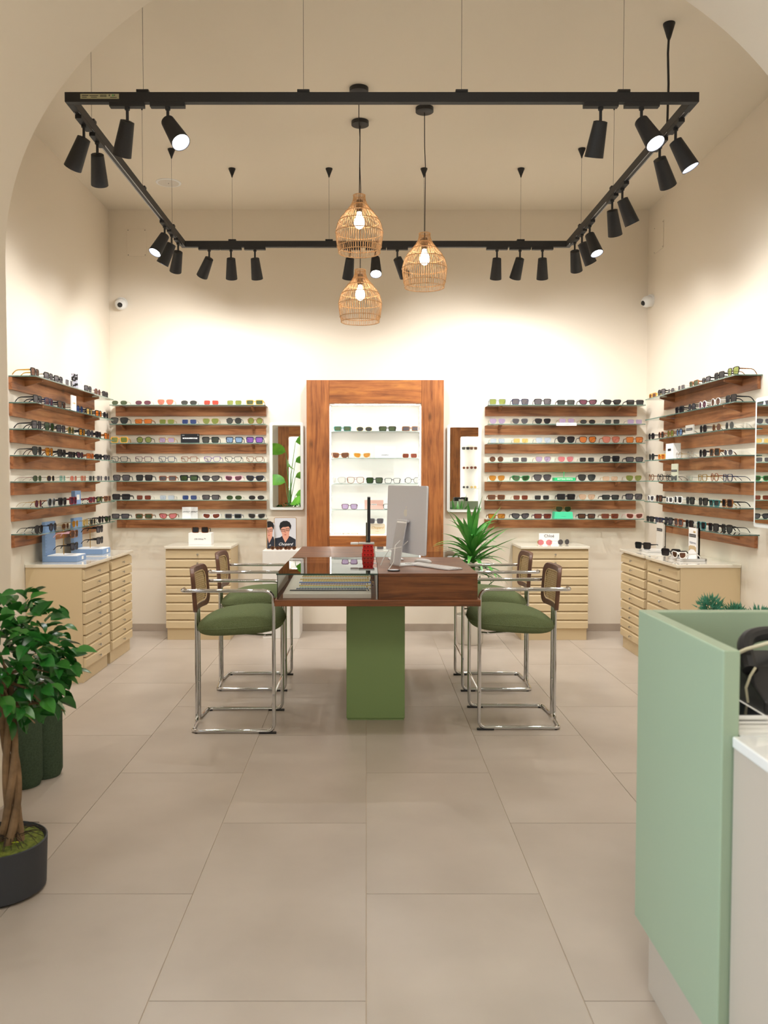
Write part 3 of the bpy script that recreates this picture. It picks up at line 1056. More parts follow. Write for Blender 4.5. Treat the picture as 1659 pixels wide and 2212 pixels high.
spots = [
    # x, y, axis, target, label, lit strength
    (-1.18, TY0, 'x', (-1.90, 5.3, 1.2), 'front track spotlight at left end, leaning left', 1.0),
    (-.98, TY0, 'x', (-.22, 3.6, 1.95), 'front track spotlight at left, glowing towards viewer', .7),
    (1.158, TY0, 'x', (.95, 5.3, .9), 'front track spotlight at right, hanging almost straight', .8),
    (1.36, TY0, 'x', (1.78, 3.55, 1.95), 'front track spotlight at right end, glowing towards viewer', .6),
    (TX0, 4.46, 'y', (-2.36, 5.15, 1.8), 'left track spotlight nearest the front corner', 1.0),
    (TX0, 4.68, 'y', (-1.80, 6.3, 1.2), 'left track spotlight second from the front corner', 1.0),
    (TX0, 6.22, 'y', (-2.25, 5.35, 1.3), 'left track spotlight glowing, first of rear three', 1.0),
    (TX0, 6.44, 'y', (-2.34, 6.6, 1.5), 'left track spotlight in the middle of rear three', 1.0),
    (TX0, 6.66, 'y', (-2.0, 7.8, 1.6), 'left track spotlight nearest the back corner', 1.0),
    (TX1, 4.50, 'y', (2.45, 4.2, 1.5), 'right track spotlight nearest front corner, glowing', .8),
    (TX1, 4.74, 'y', (2.57, 5.7, 1.7), 'right track spotlight second from front, dark, leaning right', 1.0),
    (TX1, 5.42, 'y', (2.57, 5.75, 1.3), 'right track spotlight at mid track with faint glow', 1.0),
    (TX1, 5.64, 'y', (2.2, 6.6, 1.3), 'right track spotlight at mid track, behind glowing one', 1.0),
    (TX1, 6.20, 'y', (2.15, 5.45, 1.2), 'right track spotlight glowing, first of rear three', .8),
    (TX1, 6.42, 'y', (2.57, 6.9, 1.5), 'right track spotlight in the middle of rear three', 1.0),
    (TX1, 6.64, 'y', (2.1, 7.8, 1.6), 'right track spotlight nearest the back corner', 1.0),
    (-1.26, TY1, 'x', (-2.15, 7.85, 1.75), 'back track spotlight at far left, leaning left', 1.0),
    (-1.085, TY1, 'x', (-1.20, 7.85, 1.5), 'back track spotlight second from left, upright', 1.0),
    (-.893, TY1, 'x', (-.80, 7.85, 1.4), 'back track spotlight third from left, upright', 1.0),
    (-.13, TY1, 'x', (-.35, 7.75, 1.5), 'back track spotlight just left below the high pendant', 1.0),
    (.075, TY1, 'x', (.12, 5.6, .9), 'back track spotlight glowing between the pendants', 1.2),
    (.25, TY1, 'x', (1.0, 7.85, 1.85), 'back track spotlight leaning right beside right pendant', 1.0),
    (1.05, TY1, 'x', (1.08, 7.85, 1.4), 'back track spotlight first of the right three, upright', 1.0),
    (1.235, TY1, 'x', (.98, 7.85, 1.7), 'back track spotlight middle of right three, leaning left', 1.0),
    (1.415, TY1, 'x', (1.62, 7.85, 1.4), 'back track spotlight last of the right three, upright', 1.0),
]
ME_driver = {}
for ax in 'xy':
    b = MB()
    if ax == 'x':
        b.box(-.085, .085, -.016, .016, -.020, 0)
    else:
        b.box(-.016, .016, -.085, .085, -.020, 0)
    ME_driver[ax] = b.mesh('driver_box', M_blackm)
ME_stem = MB().tube([(0, 0, -.02), (0, 0, -.085)], .0075, 8).lathe([(0, .013), (.012, .013)], (0, 0, -.032), 12).mesh('stem', M_blackm, True)
ME_sh = MB().lathe([(-.004, .020), (.0, .034), (.165, .047), (.165, .0445), (.125, .041)], (0, 0, 0), 28, cap1=False, axis=(0, 0, -1)).mesh('lamp_shade', M_blackm, True)
ME_in = MB().lathe([(.163, .0440), (.120, .034), (.118, .034)], (0, 0, 0), 28, cap0=False, cap1=False, axis=(0, 0, -1)).mesh('reflector', M_lamp_in, True)
ME_led = MB().lathe([(.132, .0345), (.135, .0345)], (0, 0, 0), 28, axis=(0, 0, -1)).mesh('led_disc', M_led, False)
for i, (x, y, ax, tgt, lb, st) in enumerate(spots):
    base = Vector((x, y, ZT - .024))
    t = thing('track_spotlight', lb, 'spotlight', base, 0, 'spotlights on the track')
    link('driver_box', ME_driver[ax], t)
    link('stem', ME_stem, t)
    piv = base + Vector((0, 0, -.088))
    d = (Vector(tgt) - piv).normalized()
    rot = d.to_track_quat('-Z', 'Y').to_euler()
    hd = link('lamp_shade', ME_sh, t, (0, 0, -.088), rot)
    link('reflector', ME_in, hd)
    link('led_disc', ME_led, hd)
    p = piv + d * .168
    l = light('spot_beam', 'SPOT', p, SPOT_W * st, SPOT_COL, spot_size=R(128), spot_blend=1.0, shadow_soft_size=.02)
    l.rotation_euler = rot
    l.parent = t
    l.location = p - base

# ------------------------------------------------------------------ rattan pendants
def pendant(cx, cy, ztop, cxx, cyy, label, seed):
    random.seed(seed)
    t = thing('rattan_pendant', label, 'pendant lamp', (cx, cy, ztop), 0, 'rattan pendants above the table')
    H = .36
    prof = [(0, .036), (.03, .040), (.06, .051), (.10, .083), (.14, .117), (.18, .139), (.22, .150), (.26, .150), (.31, .143), (.36, .132)]

    def rr(z):
        for (a_, ra), (b_, rb) in zip(prof, prof[1:]):
            if z <= b_:
                q = (z - a_) / (b_ - a_)
                return ra + (rb - ra) * q
        return prof[-1][1]
    b_ = MB()
    n = 58
    for k in range(n):
        a = 2 * PI * k / n
        jit = random.uniform(-.012, .012)
        pts = []
        for (z, r) in prof:
            if n > 40 and k % 2 and z < .055:
                continue
            pts.append((r * math.cos(a + jit * z / .36), r * math.sin(a + jit * z / .36), -z))
        b_.tube(pts, .0019, 4)
    b_.build('cane_rods', M_rattan, t, kind='stuff')
    for z in (.0, .06, .105, .165, .235, .325, .36):
        r = rr(z)
        for rr_ in (r + .0025,):
            MB().tube([(rr_ * math.cos(2 * PI * k / 40), rr_ * math.sin(2 * PI * k / 40), -z) for k in range(40)], .0030, 6, closed=True).build('cane_ring', M_rattan, t, smooth=True)
    MB().lathe([(0, .020), (.055, .022), (.075, .018)], (0, 0, -.03), 16, axis=(0, 0, -1)).build('lamp_holder', M_black, t, smooth=True)
    MB().lathe([(0, .013), (.02, .016), (.05, .030), (.075, .034), (.095, .028), (.108, .012), (.111, .002)], (0, 0, -.10), 20, axis=(0, 0, -1)).build('light_bulb', M_bulb, t, smooth=True)
    zc = ZC - ztop
    dx, dy = cxx - cx, cyy - cy
    pts = [(0, 0, -.03), (.002, 0, zc * .3), (.004, 0, zc * .55), (-.002, 0, zc * .7), (dx, dy, zc - .03)]
    MB().tube(pts, .0032, 6).build('cord', M_black, t, smooth=True)
    MB().lathe([(0, .060), (.026, .060), (.028, .056)], (dx, dy, zc - .0005), 28, axis=(0, 0, -1)).build('ceiling_canopy', M_black, t, smooth=True)
    l = light('bulb_light', 'POINT', (cx, cy, ztop - .17), 9.0, (1.0, .88, .70), shadow_soft_size=.03)
    l.parent = t
    l.location = (0, 0, -.17)


pendant(-.044, 5.48, 3.243, -.046, 5.464, 'highest rattan pendant lamp, left one nearest the viewer', 1)
pendant(.395, 5.78, 3.088, .390, 5.752, 'rattan pendant lamp at right, mid height', 2)
pendant(-.042, 5.98, 2.893, -.042, 5.965, 'lowest rattan pendant lamp, hanging behind the highest one', 3)

# ------------------------------------------------------------------ cameras, access panels, ceiling speaker
def seccam(loc, rz, label):
    t = thing('security_camera', label, 'security camera', loc, rz)
    MB().lathe([(0, .055), (.012, .057), (.03, .054)], (0, 0, 0), 24, axis=(0, -1, 0)).build('mount', M_wallwhite, t, smooth=True)
    b_ = MB().lathe([(0, .04), (.02, .052), (.05, .052), (.075, .042), (.088, .024)], (0, -.015, 0), 24, axis=(.1, -1, -.35))
    b_.build('dome', M_wallwhite, t, smooth=True)
    MB().lathe([(0, .024), (.008, .022), (.014, .016)], (.0075, -.094, -.029), 20, axis=(.1, -1, -.35)).build('lens_window', M_screen, t, smooth=True)


seccam((-2.262, 7.899, 3.05), 0, 'white dome security camera high beside the left back corner')
seccam((2.609, 7.78, 3.055), -PI / 2 + .25, 'white dome security camera high beside the right back corner')
t = thing('access_panel', 'flush cream access cover high on back wall, left', 'access panel', (-2.12, YB - .0005, 3.61))
MB().box(-.09, .09, -.004, 0, -.125, .125).build('cover', M_wall, t, bevel=.001)
for dx in (-.078, .078):
    for dz in (-.113, .113):
        MB().lathe([(0, .004), (.002, .003)], (dx, -.004, dz), 8, axis=(0, -1, 0)).build('screw', M_ink, t)
t = thing('access_panel', 'flush cream access cover high on right wall', 'access panel', (XR - .0005, 7.62, 3.58), -PI / 2)
MB().box(-.12, .12, -.004, 0, -.12, .12).build('cover', M_wall, t, bevel=.001)
for dx in (-.108, .108):
    for dz in (-.108, .108):
        MB().lathe([(0, .004), (.002, .003)], (dx, -.004, dz), 8, axis=(0, -1, 0)).build('screw', M_ink, t)
t = thing('ceiling_speaker', 'round white speaker grille set in the ceiling, left', 'speaker', (-1.655, 7.18, ZC - .0005))
MB().lathe([(0, .105), (.004, .104), (.006, .094)], (0, 0, 0), 32, axis=(0, 0, -1)).build('rim', M_wallwhite, t, smooth=True)
MB().lathe([(0, .088), (.007, .086)], (0, 0, 0), 32, axis=(0, 0, -1)).build('grille', mat('speaker_grille', '#D8D2C8', .7), t, smooth=True)
MB().lathe([(0, .005), (.009, .004)], (0, 0, 0), 10, axis=(0, 0, -1)).build('badge', M_ink, t)

# ------------------------------------------------------------------ wall mirrors
def wmirror(x0, x1, z0, z1, label, y=YB, rz=0, loc=None, so=.035):
    t = thing('wall_mirror', label, 'mirror', loc or ((x0 + x1) / 2, y, z0), rz)
    w2, h = (x1 - x0) / 2, z1 - z0
    m_ = .028
    MB().prism(rrect(-w2 - m_, w2 + m_, -m_, h + m_, .02), 'y', -so + .004, -so + .010).build('frosted_rim', M_frost, t, smooth=True)
    MB().prism(rrect(-w2, w2, 0, h, .006), 'y', -so, -so + .0035).build('mirror_glass', M_mirror, t)
    MB().box(-w2 + .03, w2 - .03, -so + .010, -.001, .04, h - .04).build('backing', M_white, t)
    return t


wmirror(-.870, -.611, 1.169, 1.928, 'narrow wall mirror with frosted rim, left of the niche')
wmirror(.780, 1.042, 1.148, 1.907, 'narrow wall mirror with frosted rim, right of the niche')
zt_, zb_ = 1.44 + (1.94 - 1.44) * 5.5 / 5.657, 1.44 - (1.44 - 1.141) * 5.5 / 5.657
wmirror(-.32, .32, zb_, zt_, 'mirror on right wall at photo edge reflecting the shelves', rz=-PI / 2, loc=(XR, 5.15, zb_), so=.09)

# ------------------------------------------------------------------ drawer cabinets
def cabinet(loc, rz, w_, d_, label, group):
    """front faces local -y; origin at centre of front bottom edge; goes back to +d_"""
    t = thing('drawer_cabinet', label, 'cabinet', loc, rz, group)
    MB().box(-w_ / 2 + .008, w_ / 2 - .008, .022, d_, 0, .104).build('plinth', M_cream, t, bevel=.001)
    MB().box(-w_ / 2, w_ / 2, .020, d_, .104, .812).build('carcass', M_cream, t, bevel=.002)
    MB().box(-w_ / 2 - .008, w_ / 2 + .008, -.012, d_, .8125, .836).build('worktop', [M_creamtop], t, bevel=.004)
    hh = (.806 - .108) / 9
    me = MB()
    h2 = hh - .0085
    me.prism([(.019, 0), (.0, .0), (-.0, .0), (-.0, h2 - .013), (.011, h2), (.019, h2)], 'x', -w_ / 2 + .002, w_ / 2 - .002)
    me = me.mesh('drawer', M_cream)
    kn = MB().lathe([(0, .004), (.010, .004), (.013, .009), (.018, .010), (.022, .007)], (0, 0, 0), 12, axis=(0, -1, 0)).mesh('knob', M_knob, True)
    for k in range(9):
        dr = link('drawer', me, t, (0, 0, .108 + k * hh), bevel=.0015)
        link('knob', kn, dr, (0, -.0005, h2 * .5))
    return t


CG = 'cream drawer cabinets'
XF = -1.962
cabinet((XF, (5.87 + 6.43) / 2, 0), PI / 2, .56, .416, 'cream nine-drawer cabinet on left wall, nearest the viewer', CG)
cabinet((XF, (6.49 + 7.05) / 2, 0), PI / 2, .56, .416, 'cream nine-drawer cabinet on left wall, nearer the back corner', CG)
cabinet((2.168, (5.86 + 6.49) / 2, 0), -PI / 2, .63, .44, 'cream nine-drawer cabinet on right wall, behind the green counter', CG)
cabinet((2.168, (6.56 + 7.17) / 2, 0), -PI / 2, .60, .44, 'cream nine-drawer cabinet on right wall, nearer the back corner', CG)
cabinet((-1.487, 7.44, 0), 0, .575, .446, 'cream nine-drawer cabinet on back wall, left', CG)
cabinet((1.667, 7.43, 0), 0, .595, .456, 'cream nine-drawer cabinet on back wall, right of the yucca', CG)

o = MB().box(-.165, .165, 0, .36, 0, .790).build('display_pedestal', M_white, None, (-.762, 7.52, 0), bevel=.003)
tag(o, 'plain white pedestal under the portrait card, left of the niche', 'pedestal')

# ------------------------------------------------------------------ bar table
TXc, TYc = .0625, 5.53
tb = thing('consulting_table', 'dark wood table with glass display trays on a green column', 'table', (TXc, TYc, 0))


def tbx(name, m, x0, x1, y0, y1, z0, z1, **k):
    return MB().box(x0 - TXc, x1 - TXc, y0 - TYc, y1 - TYc, z0, z1).build(name, m, tb, **k)


tbx('column', M_green, -.117, .229, 4.965, 6.10, .012, .7355, bevel=.002, label='olive green column base')
tbx('column_foot', M_green, -.112, .224, 4.972, 6.093, .0, .012)
tbx('tabletop_slab', M_tslab, -.503, .628, 4.60, 6.46, .736, .771, bevel=.003)
YM = 5.571
XM = .066
for (x0, x1, y0, y1) in ((XM, .614, 4.622, YM), (-.489, XM - .006, YM + .004, 6.440)):
    tbx('wood_box', M_tx, x0 + .001, x1 - .001, y0 + .001, y1 - .001, .7715, .897, bevel=.001)
    tbx('box_top', M_tx, x0, x1, y0, y1, .8975, .915, bevel=.0015)
ge = .0004
for (x0, x1, y0, y1, side) in ((-.493, XM - .002, 4.614, YM - .002, -1), (XM - .004, .618, YM + .002, 6.448, 1)):
    b = MB()
    b.box(x0 - TXc, x1 - TXc, y0 - TYc, y1 - TYc, .907, .915, 0)
    for (xa, ya, xb, yb) in ((x0, y0 - ge, x1, y0 - ge), (x0 - ge, y0, x0 - ge, y1), (x1 + ge, y0, x1 + ge, y1)):
        b.add([(xa - TXc, ya - TYc, .907), (xb - TXc, yb - TYc, .907), (xb - TXc, yb - TYc, .915), (xa - TXc, ya - TYc, .915)], [(0, 1, 2, 3)], 1)
    b.build('glass_lid', [M_gltop, M_gltedge], tb)
    xs = x0 + .004 if side < 0 else x1 - .008
    tbx('glass_side', M_acr, xs, xs + .004, y0 + .004, y1 - .004, .7712, .907)
    yy = y0 + .004 if side < 0 else y1 - .008
    xa, xb = (x0 + .009, x1 - .002) if side < 0 else (x0 + .004, x1 - .009)
    tbx('glass_side', M_acr, xa, xb, yy, yy + .004, .7712, .907)
tbx('tray_trim', M_steel, XM - .012, XM - .004, 4.624, YM - .006, .7712, .9065, label='brushed metal trim')
MB().prism([(4.665 - TYc, .7712), (5.50 - TYc, .7712), (5.50 - TYc, .828), (4.665 - TYc, .797)], 'x', -.462 - TXc, .028 - TXc).build('display_tray', mat('tray_linen', '#E6DECF', .8), tb, bevel=.002)
tbx('display_tray', MATS['tray_linen'], .10, .585, 5.65, 6.40, .7712, .799, bevel=.002)
# eyewear chains in the tray
chains = [('#30343A', 'dark braided'), ('#3C5A86', 'dark blue beaded'), ('#A9CBB9', 'pale mint beaded'), ('#E0C15A', 'gold and mint beaded'), ('#8C6A8A', 'purple knotted'),
          ('#5D7EC2', 'bright blue beaded'), ('#E8C84A', 'yellow gold'), ('#D9AE3C', 'deep gold'), ('#DEDCD6', 'silver'), ('#D8A84C', 'thin amber'), ('#6E8A4A', 'green and gold')]
random.seed(5)
for i, (c, nm) in enumerate(chains):
    y = 4.745 + i * .056
    random.seed(i + 50)
    t = thing('eyewear_chain', f'{nm} eyewear chain, {ORD[i] if i < 9 else ("tenth", "last")[i - 9]} from the front in the glass tray', 'chain', (-.19, y, .7985 + (y - 4.665) * .0371), 0, 'eyewear chains in the glass tray')
    mm = mat('chain_' + nm.replace(' ', '_'), c, .35, metal=.5 if 'gold' in nm or 'silver' in nm else .0)
    b = MB()
    path = []
    x0, x1 = -.20 + random.uniform(-.01, .01), .20 + random.uniform(-.02, .02)
    if i == 0:
        x0 = -.24
    for k in range(26):
        q = k / 25
        path.append((x0 + (x1 - x0) * q, .010 + .0025 * math.sin(q * 9 + i), .004))
    for k in range(26):
        q = k / 25
        path.append((x1 + (x0 - x1) * q, -.010 + .0025 * math.sin(q * 7 + i), .004))
    if i in (0, 5):
        b.tube(path, .0022, 6, closed=True)
        b.build('cord_loop', mm, t, smooth=True)
    else:
        b.tube(path, .0012, 4, closed=True)
        b.build('cord_loop', mm, t)
        b = MB()
        for p in path:
            b.lathe([(-.0028, .001), (-.0015, .0027), (.0015, .0027), (.0028, .001)], p, 6)
        b.build('beads', mm, t, smooth=True)
    MB().lathe([(-.004, .001), (-.002, .0045), (.002, .0045), (.004, .001)], (x1 + .012, 0, .005), 8).build('clasp', mat('chain_clasp', '#2A2B38', .3) if i % 3 == 0 else M_gold, t, smooth=True)

# ------------------------------------------------------------------ computer and desk accessories
cdir = Vector((.209, -.48, 0)).normalized()     # along the panel, towards the viewer
nrm = Vector((-.48, -.209, 0)).normalized()     # out of the back
pc = thing('desktop_computer', 'silver all-in-one desktop computer seen from the back, on the table', 'computer', (.232, 5.06, .915))
W2 = .262
tilt = Vector((0, 0, 1)) * .998 + nrm * (-.035)
tilt.normalize()


def PC(u, v, n_):
    return cdir * u + tilt * v + nrm * n_


def pc_slab(name, m, poly, n0, n1, parent=pc, **k):
    n = len(poly)
    vs = [PC(u, v, n0) for u, v in poly] + [PC(u, v, n1) for u, v in poly]
    fs = [tuple(range(n)), tuple(range(2 * n - 1, n - 1, -1))] + [(i, n + i, n + (i + 1) % n, (i + 1) % n) for i in range(n)]
    return MB().add(vs, fs).build(name, m, parent, **k)


pc_slab('housing', M_alu, rrect(-W2, W2, .075, .478, .012), -.006, .006, smooth=True, bevel=.001)
pc_slab('display_glass', M_screen, rrect(-W2 + .002, W2 - .002, .077, .476, .011), -.0085, -.006)
# fruit emblem
ap = []
for k in range(40):
    a_ = 2 * PI * k / 40
    r_ = .0215 * (1 + .10 * abs(math.cos(a_)) - .12 * max(0, math.sin(a_)) ** 6 - .07 * max(0, -math.sin(a_)) ** 10)
    u_, v_ = r_ * math.cos(a_), r_ * 1.05 * math.sin(a_)
    du, dv = u_ - .028, v_ - .004
    dd = math.hypot(du, dv)
    if dd < .012:
        u_, v_ = .028 + du / dd * .012, .004 + dv / dd * .012
    ap.append((u_, v_ + .315))
pc_slab('emblem', M_white, ap, .0066, .0060)
lf = [(-.001, .343), (.002, .352), (.009, .357), (.008, .349), (.003, .343)]
pc_slab('emblem_leaf', M_white, lf, .0066, .0060)
st_u = -.0
b = MB()
pth = [(.27, .012), (.255, .020), (.20, .032), (.10, .050), (.02, .064), (.006, .066)]
for s_ in (0,):
    vs = []
    for (z_, n_) in pth:
        for (u_, dn) in ((-.065, -.0035), (.065, -.0035), (.065, .0035), (-.065, .0035)):
            vs.append(cdir * u_ + nrm * (n_ + dn) + Vector((0, 0, z_)))
    fs = [(0, 1, 2, 3), (20, 23, 22, 21)]
    for k in range(5):
        for q in range(4):
            fs.append((4 * k + q, 4 * k + 4 + q, 4 * k + 4 + (q + 1) % 4, 4 * k + (q + 1) % 4))
    b.add(vs, fs)
b.obox(nrm * -.008 + Vector((0, 0, .004)), cdir * .066, nrm * .076, Vector((0, 0, .0036)))
b.build('stand', M_alu2, pc, bevel=.001)
MB().tube([cdir * -.07 + nrm * .012 + Vector((0, 0, .268)), cdir * .07 + nrm * .012 + Vector((0, 0, .268))], .008, 10).build('hinge', M_alu, pc, smooth=True)
MB().tube([PC(.06, .15, .014), cdir * .055 + nrm * .05 + Vector((0, 0, .115)), cdir * .03 + nrm * .12 + Vector((0, 0, .10)), cdir * .01 + nrm * .15 + Vector((0, 0, .04)), cdir * .0 + nrm * .16 + Vector((0, 0, .006))], .0028, 6).build('power_cord', M_wallwhite, pc, smooth=True)

kd = Vector((.56 - .342, 4.96 - 5.27, 0)).normalized()
kn_ = Vector((-kd.y, kd.x, 0))
ang = math.atan2(kd.y, kd.x)
kb = thing('keyboard', 'slim white and silver keyboard on the wood table box', 'keyboard', (.392, 4.955, .9153), ang)
MB().box(-.20, .20, -.057, .057, 0, .008).build('keyboard_body', M_alu2, kb, bevel=.003)
keyme = MB().box(-.008, .008, -.0075, .0075, .0081, .0105).mesh('key', M_wallwhite)
for r_ in range(5):
    for c_ in range(21):
        link('key', keyme, kb, (-.19 + c_ * .019, -.044 + r_ * .021, 0))
ms = MB()
for k in range(7):
    pass
vs, fs = [], []
n = 20
lv = [(0, 1.0), (.006, 1.03), (.013, .95), (.019, .72), (.0225, .35)]
for (z_, s_) in lv:
    for k in range(n):
        a_ = 2 * PI * k / n
        vs.append((.056 * s_ * math.copysign(abs(math.cos(a_)) ** .8, math.cos(a_)), .030 * s_ * math.copysign(abs(math.sin(a_)) ** .8, math.sin(a_)), z_))
for i in range(len(lv) - 1):
    for k in range(n):
        fs.append((i * n + k, i * n + (k + 1) % n, (i + 1) * n + (k + 1) % n, (i + 1) * n + k))
fs.append(tuple((len(lv) - 1) * n + k for k in range(n)))
fs.append(tuple(range(n))[::-1])
o = ms.add(vs, fs).build('computer_mouse', M_wallwhite, None, (.352, 5.215, .9153), (0, 0, R(-35)), smooth=True)
tag(o, 'white computer mouse beside the keyboard', 'mouse')
t = thing('charging_pad', 'small round dark charging puck with white rim, front of computer', 'charger', (.155, 4.74, .9153))
MB().lathe([(0, .034), (.004, .036), (.007, .034)], (0, 0, 0), 28).build('pad', M_blackm, t, smooth=True)
MB().lathe([(.0071, .028), (.0078, .028)], (0, 0, 0), 24).build('pad_face', M_alu, t)
MB().tube([(-.03, .01, .006), (.0, .02, .05), (.01, .05, .14), (.04, .10, .165)], .0022, 6).build('white_cable', M_wallwhite, t, smooth=True)

# red acrylic risers, grey tray and edge-on countertop mirror
t = thing('red_display_box', 'glossy red acrylic stepped display box near table centre', 'display box', (.012, 5.63, .9153))
for k in range(3):
    z0 = .0 + k * .027
    MB().box(-.040 + k * .003, .040 - k * .003, -.030 + k * .006, .040, z0, z0 + .0262).build('drawer_tier', M_red, t, bevel=.0015)
    for dx in (-.022, 0, .022):
        MB().lathe([(0, .005), (.003, .004)], (dx, -.030 + k * .006, z0 + .013), 10, axis=(0, -1, 0)).build('dimple', mat('red_acrylic_dark', '#6E0A08', .2), t)
t = thing('grey_tray', 'small light grey tray on top of the red box', 'tray', (.0, 5.64, .9153 + .081))
MB().box(-.05, .055, -.03, .04, 0, .012).build('tray_body', mat('light_grey_plastic', '#C9C8C4', .4), t, bevel=.003)
MB().box(-.105, -.052, -.02, .03, -.002, .012).build('side_pad', M_wallwhite, t, bevel=.004)
t = thing('counter_mirror', 'black framed tabletop mirror seen edge-on above the red box', 'mirror', (.018, 5.645, .9153 + .0935))
MB().box(-.010, .010, -.02, .19, 0, .30).build('mirror_frame', M_blackm, t, bevel=.002)
MB().box(-.0115, -.0102, -.008, .178, .012, .288).build('mirror_glass', M_mirror, t)
MB().box(-.020, -.0105, .0, .03, 0, .13).build('strut', mat('olive_dark', '#4A4C38', .5), t)
t = thing('trackpad', 'flat clear and grey card case behind the computer', 'card case', (.19, 5.42, .9153), R(5))
MB().box(-.045, .045, -.06, .06, 0, .006).build('case_body', M_alu, t, bevel=.002)
MB().box(-.040, .040, -.055, .055, .0061, .0068).build('case_face', M_card, t)

# ------------------------------------------------------------------ stools
def chair():
    t = thing('bar_armchair', '', 'chair', (0, 0, 0), 0, 'chrome armchairs around the table')
    r = .0108
    for s_ in (-1, 1):
        y = .235 * s_
        p = fillet([(-.474, .030 * s_, .70), (-.474, .034 * s_, .013), (-.466, y - .02 * s_, .013), (-.452, y, .013)], {1: .03, 2: .03})
        p = fillet([(-.474, .032 * s_, .70), (-.474, .034 * s_, .0135), (-.460, y, .0135), (0, y, .0135), (0, y, .807), (-.515, y, .807), (-.515, y - .07 * s_, .807)],
                   {1: .05, 2: .035, 3: .045, 4: .06, 5: .03}, 7)
        MB().tube(p, r, 12).build('frame_tube', M_chrome, t, smooth=True)
        MB().box(-.085, .012, y - .012, y + .012, 0, .010).build('foot_pad', M_black, t, bevel=.002)
        MB().lathe([(0, .009), (.006, .009)], (-.44, y - .004 * s_, 0), 10).build('foot_cap', M_black, t)
        MB().lathe([(-.002, .004), (.0, .006), (.002, .004)], (-.0, y + s_ * r, .222), 10, axis=(0, s_, 0)).build('bolt', M_steel, t)
    MB().tube([(0, -.235, .222), (0, .235, .222)], .0065, 8).build('footrest', M_chrome, t, smooth=True)
    MB().tube([(-.474, -.034, .235), (-.474, .034, .235)], .006, 8).build('rear_crossbar', M_chrome, t, smooth=True)
    b_ = MB()
    b_.tube([(-.474, -.04, .560), (-.474, .04, .560)], .008, 8)
    for s_ in (-1, 1):
        b_.tube([(-.474, .03 * s_, .560), (-.30, .10 * s_, .545), (-.05, .17 * s_, .545), (.0, .233 * s_, .56)], .007, 8)
    b_.build('seat_support', M_chrome, t, smooth=True)
    # cushion
    vs, fs = [], []
    nu, nv = 44, 18
    A, B = .248, .222
    for i in range(nv + 1):
        ph = -PI / 2 + PI * i / nv
        cp, sp = math.cos(ph), math.sin(ph)
        rr_ = math.copysign(abs(cp) ** .46, cp)
        for k in range(nu):
            a_ = 2 * PI * k / nu
            ca, sa = math.cos(a_), math.sin(a_)
            x = A * rr_ * math.copysign(abs(ca) ** .55, ca)
            y = B * rr_ * math.copysign(abs(sa) ** .55, sa)
            z = (.088 if sp > 0 else .054) * math.copysign(abs(sp) ** .8, sp)
            q = x / A
            if sp > 0:
                z *= 1.0 - .38 * max(0, -q) ** 2 - .15 * max(0, q) ** 3
                z += .016 * q
            else:
                z += .016 * q
            vs.append((x, y, z))
    for i in range(nv):
        for k in range(nu):
            fs.append((i * nu + k, i * nu + (k + 1) % nu, (i + 1) * nu + (k + 1) % nu, (i + 1) * nu + k))
    s_o = MB().add(vs, fs).build('seat_cushion', M_fabric, t, (-.208, 0, .594), smooth=True)
    pp = []
    for k in range(60):
        a_ = 2 * PI * k / 60
        ca, sa = math.cos(a_), math.sin(a_)
        x = (A + .0005) * math.copysign(abs(ca) ** .55, ca)
        pp.append((x, (B + .0005) * math.copysign(abs(sa) ** .55, sa), .016 * x / A))
    MB().tube(pp, .0032, 6, closed=True).build('piping', M_fabric, s_o, smooth=True)
    # backrest: walnut frame with woven cane
    zc, hw_, hh_ = .797, .200, .126

    def BP(y, z, dx):
        return Vector((-.452 - .030 * (1 - (y / hw_) ** 2) - .075 * (z) + dx, y, zc + z))
    outer = rrect(-hw_, hw_, -hh_, hh_, .058, 8)
    # densify straight sides
    def dens(poly, n_=72):
        P_ = [Vector((a_[0], a_[1])) for a_ in poly]
        L_ = [0]
        for i in range(len(P_)):
            L_.append(L_[-1] + (P_[(i + 1) % len(P_)] - P_[i]).length)
        out = []
        for k in range(n_):
            s0 = L_[-1] * k / n_
            for i in range(len(P_)):
                if L_[i + 1] >= s0:
                    q = (s0 - L_[i]) / max(1e-9, L_[i + 1] - L_[i])
                    out.append(P_[i].lerp(P_[(i + 1) % len(P_)], q))
                    break
        return out
    OO = dens(outer)
    II = [Vector((p.x * (hw_ - .036) / hw_, p.y * (hh_ - .034) / hh_)) for p in OO]
    n_ = len(OO)
    th = .012
    vs = []
    for dx, ring in ((th, OO), (th, II), (-th, OO), (-th, II)):
        vs += [BP(p.x, p.y, dx) for p in ring]
    fs = []
    for k in range(n_):
        j = (k + 1) % n_
        fs += [(k, j, n_ + j, n_ + k), (2 * n_ + k, 3 * n_ + k, 3 * n_ + j, 2 * n_ + j), (k, 2 * n_ + k, 2 * n_ + j, j), (n_ + k, n_ + j, 3 * n_ + j, 3 * n_ + k)]
    bk = MB().add(vs, fs).build('backrest_frame', M_frame_ch, t, smooth=True, bevel=.004)
    iw, ih = hw_ - .036, hh_ - .034
    rc = .045

    def inside(y, z):
        ay, az = abs(y), abs(z)
        if ay > iw or az > ih:
            return False
        if ay > iw - rc and az > ih - rc:
            return math.hypot(ay - iw + rc, az - ih + rc) < rc
        return True
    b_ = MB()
    G = 20
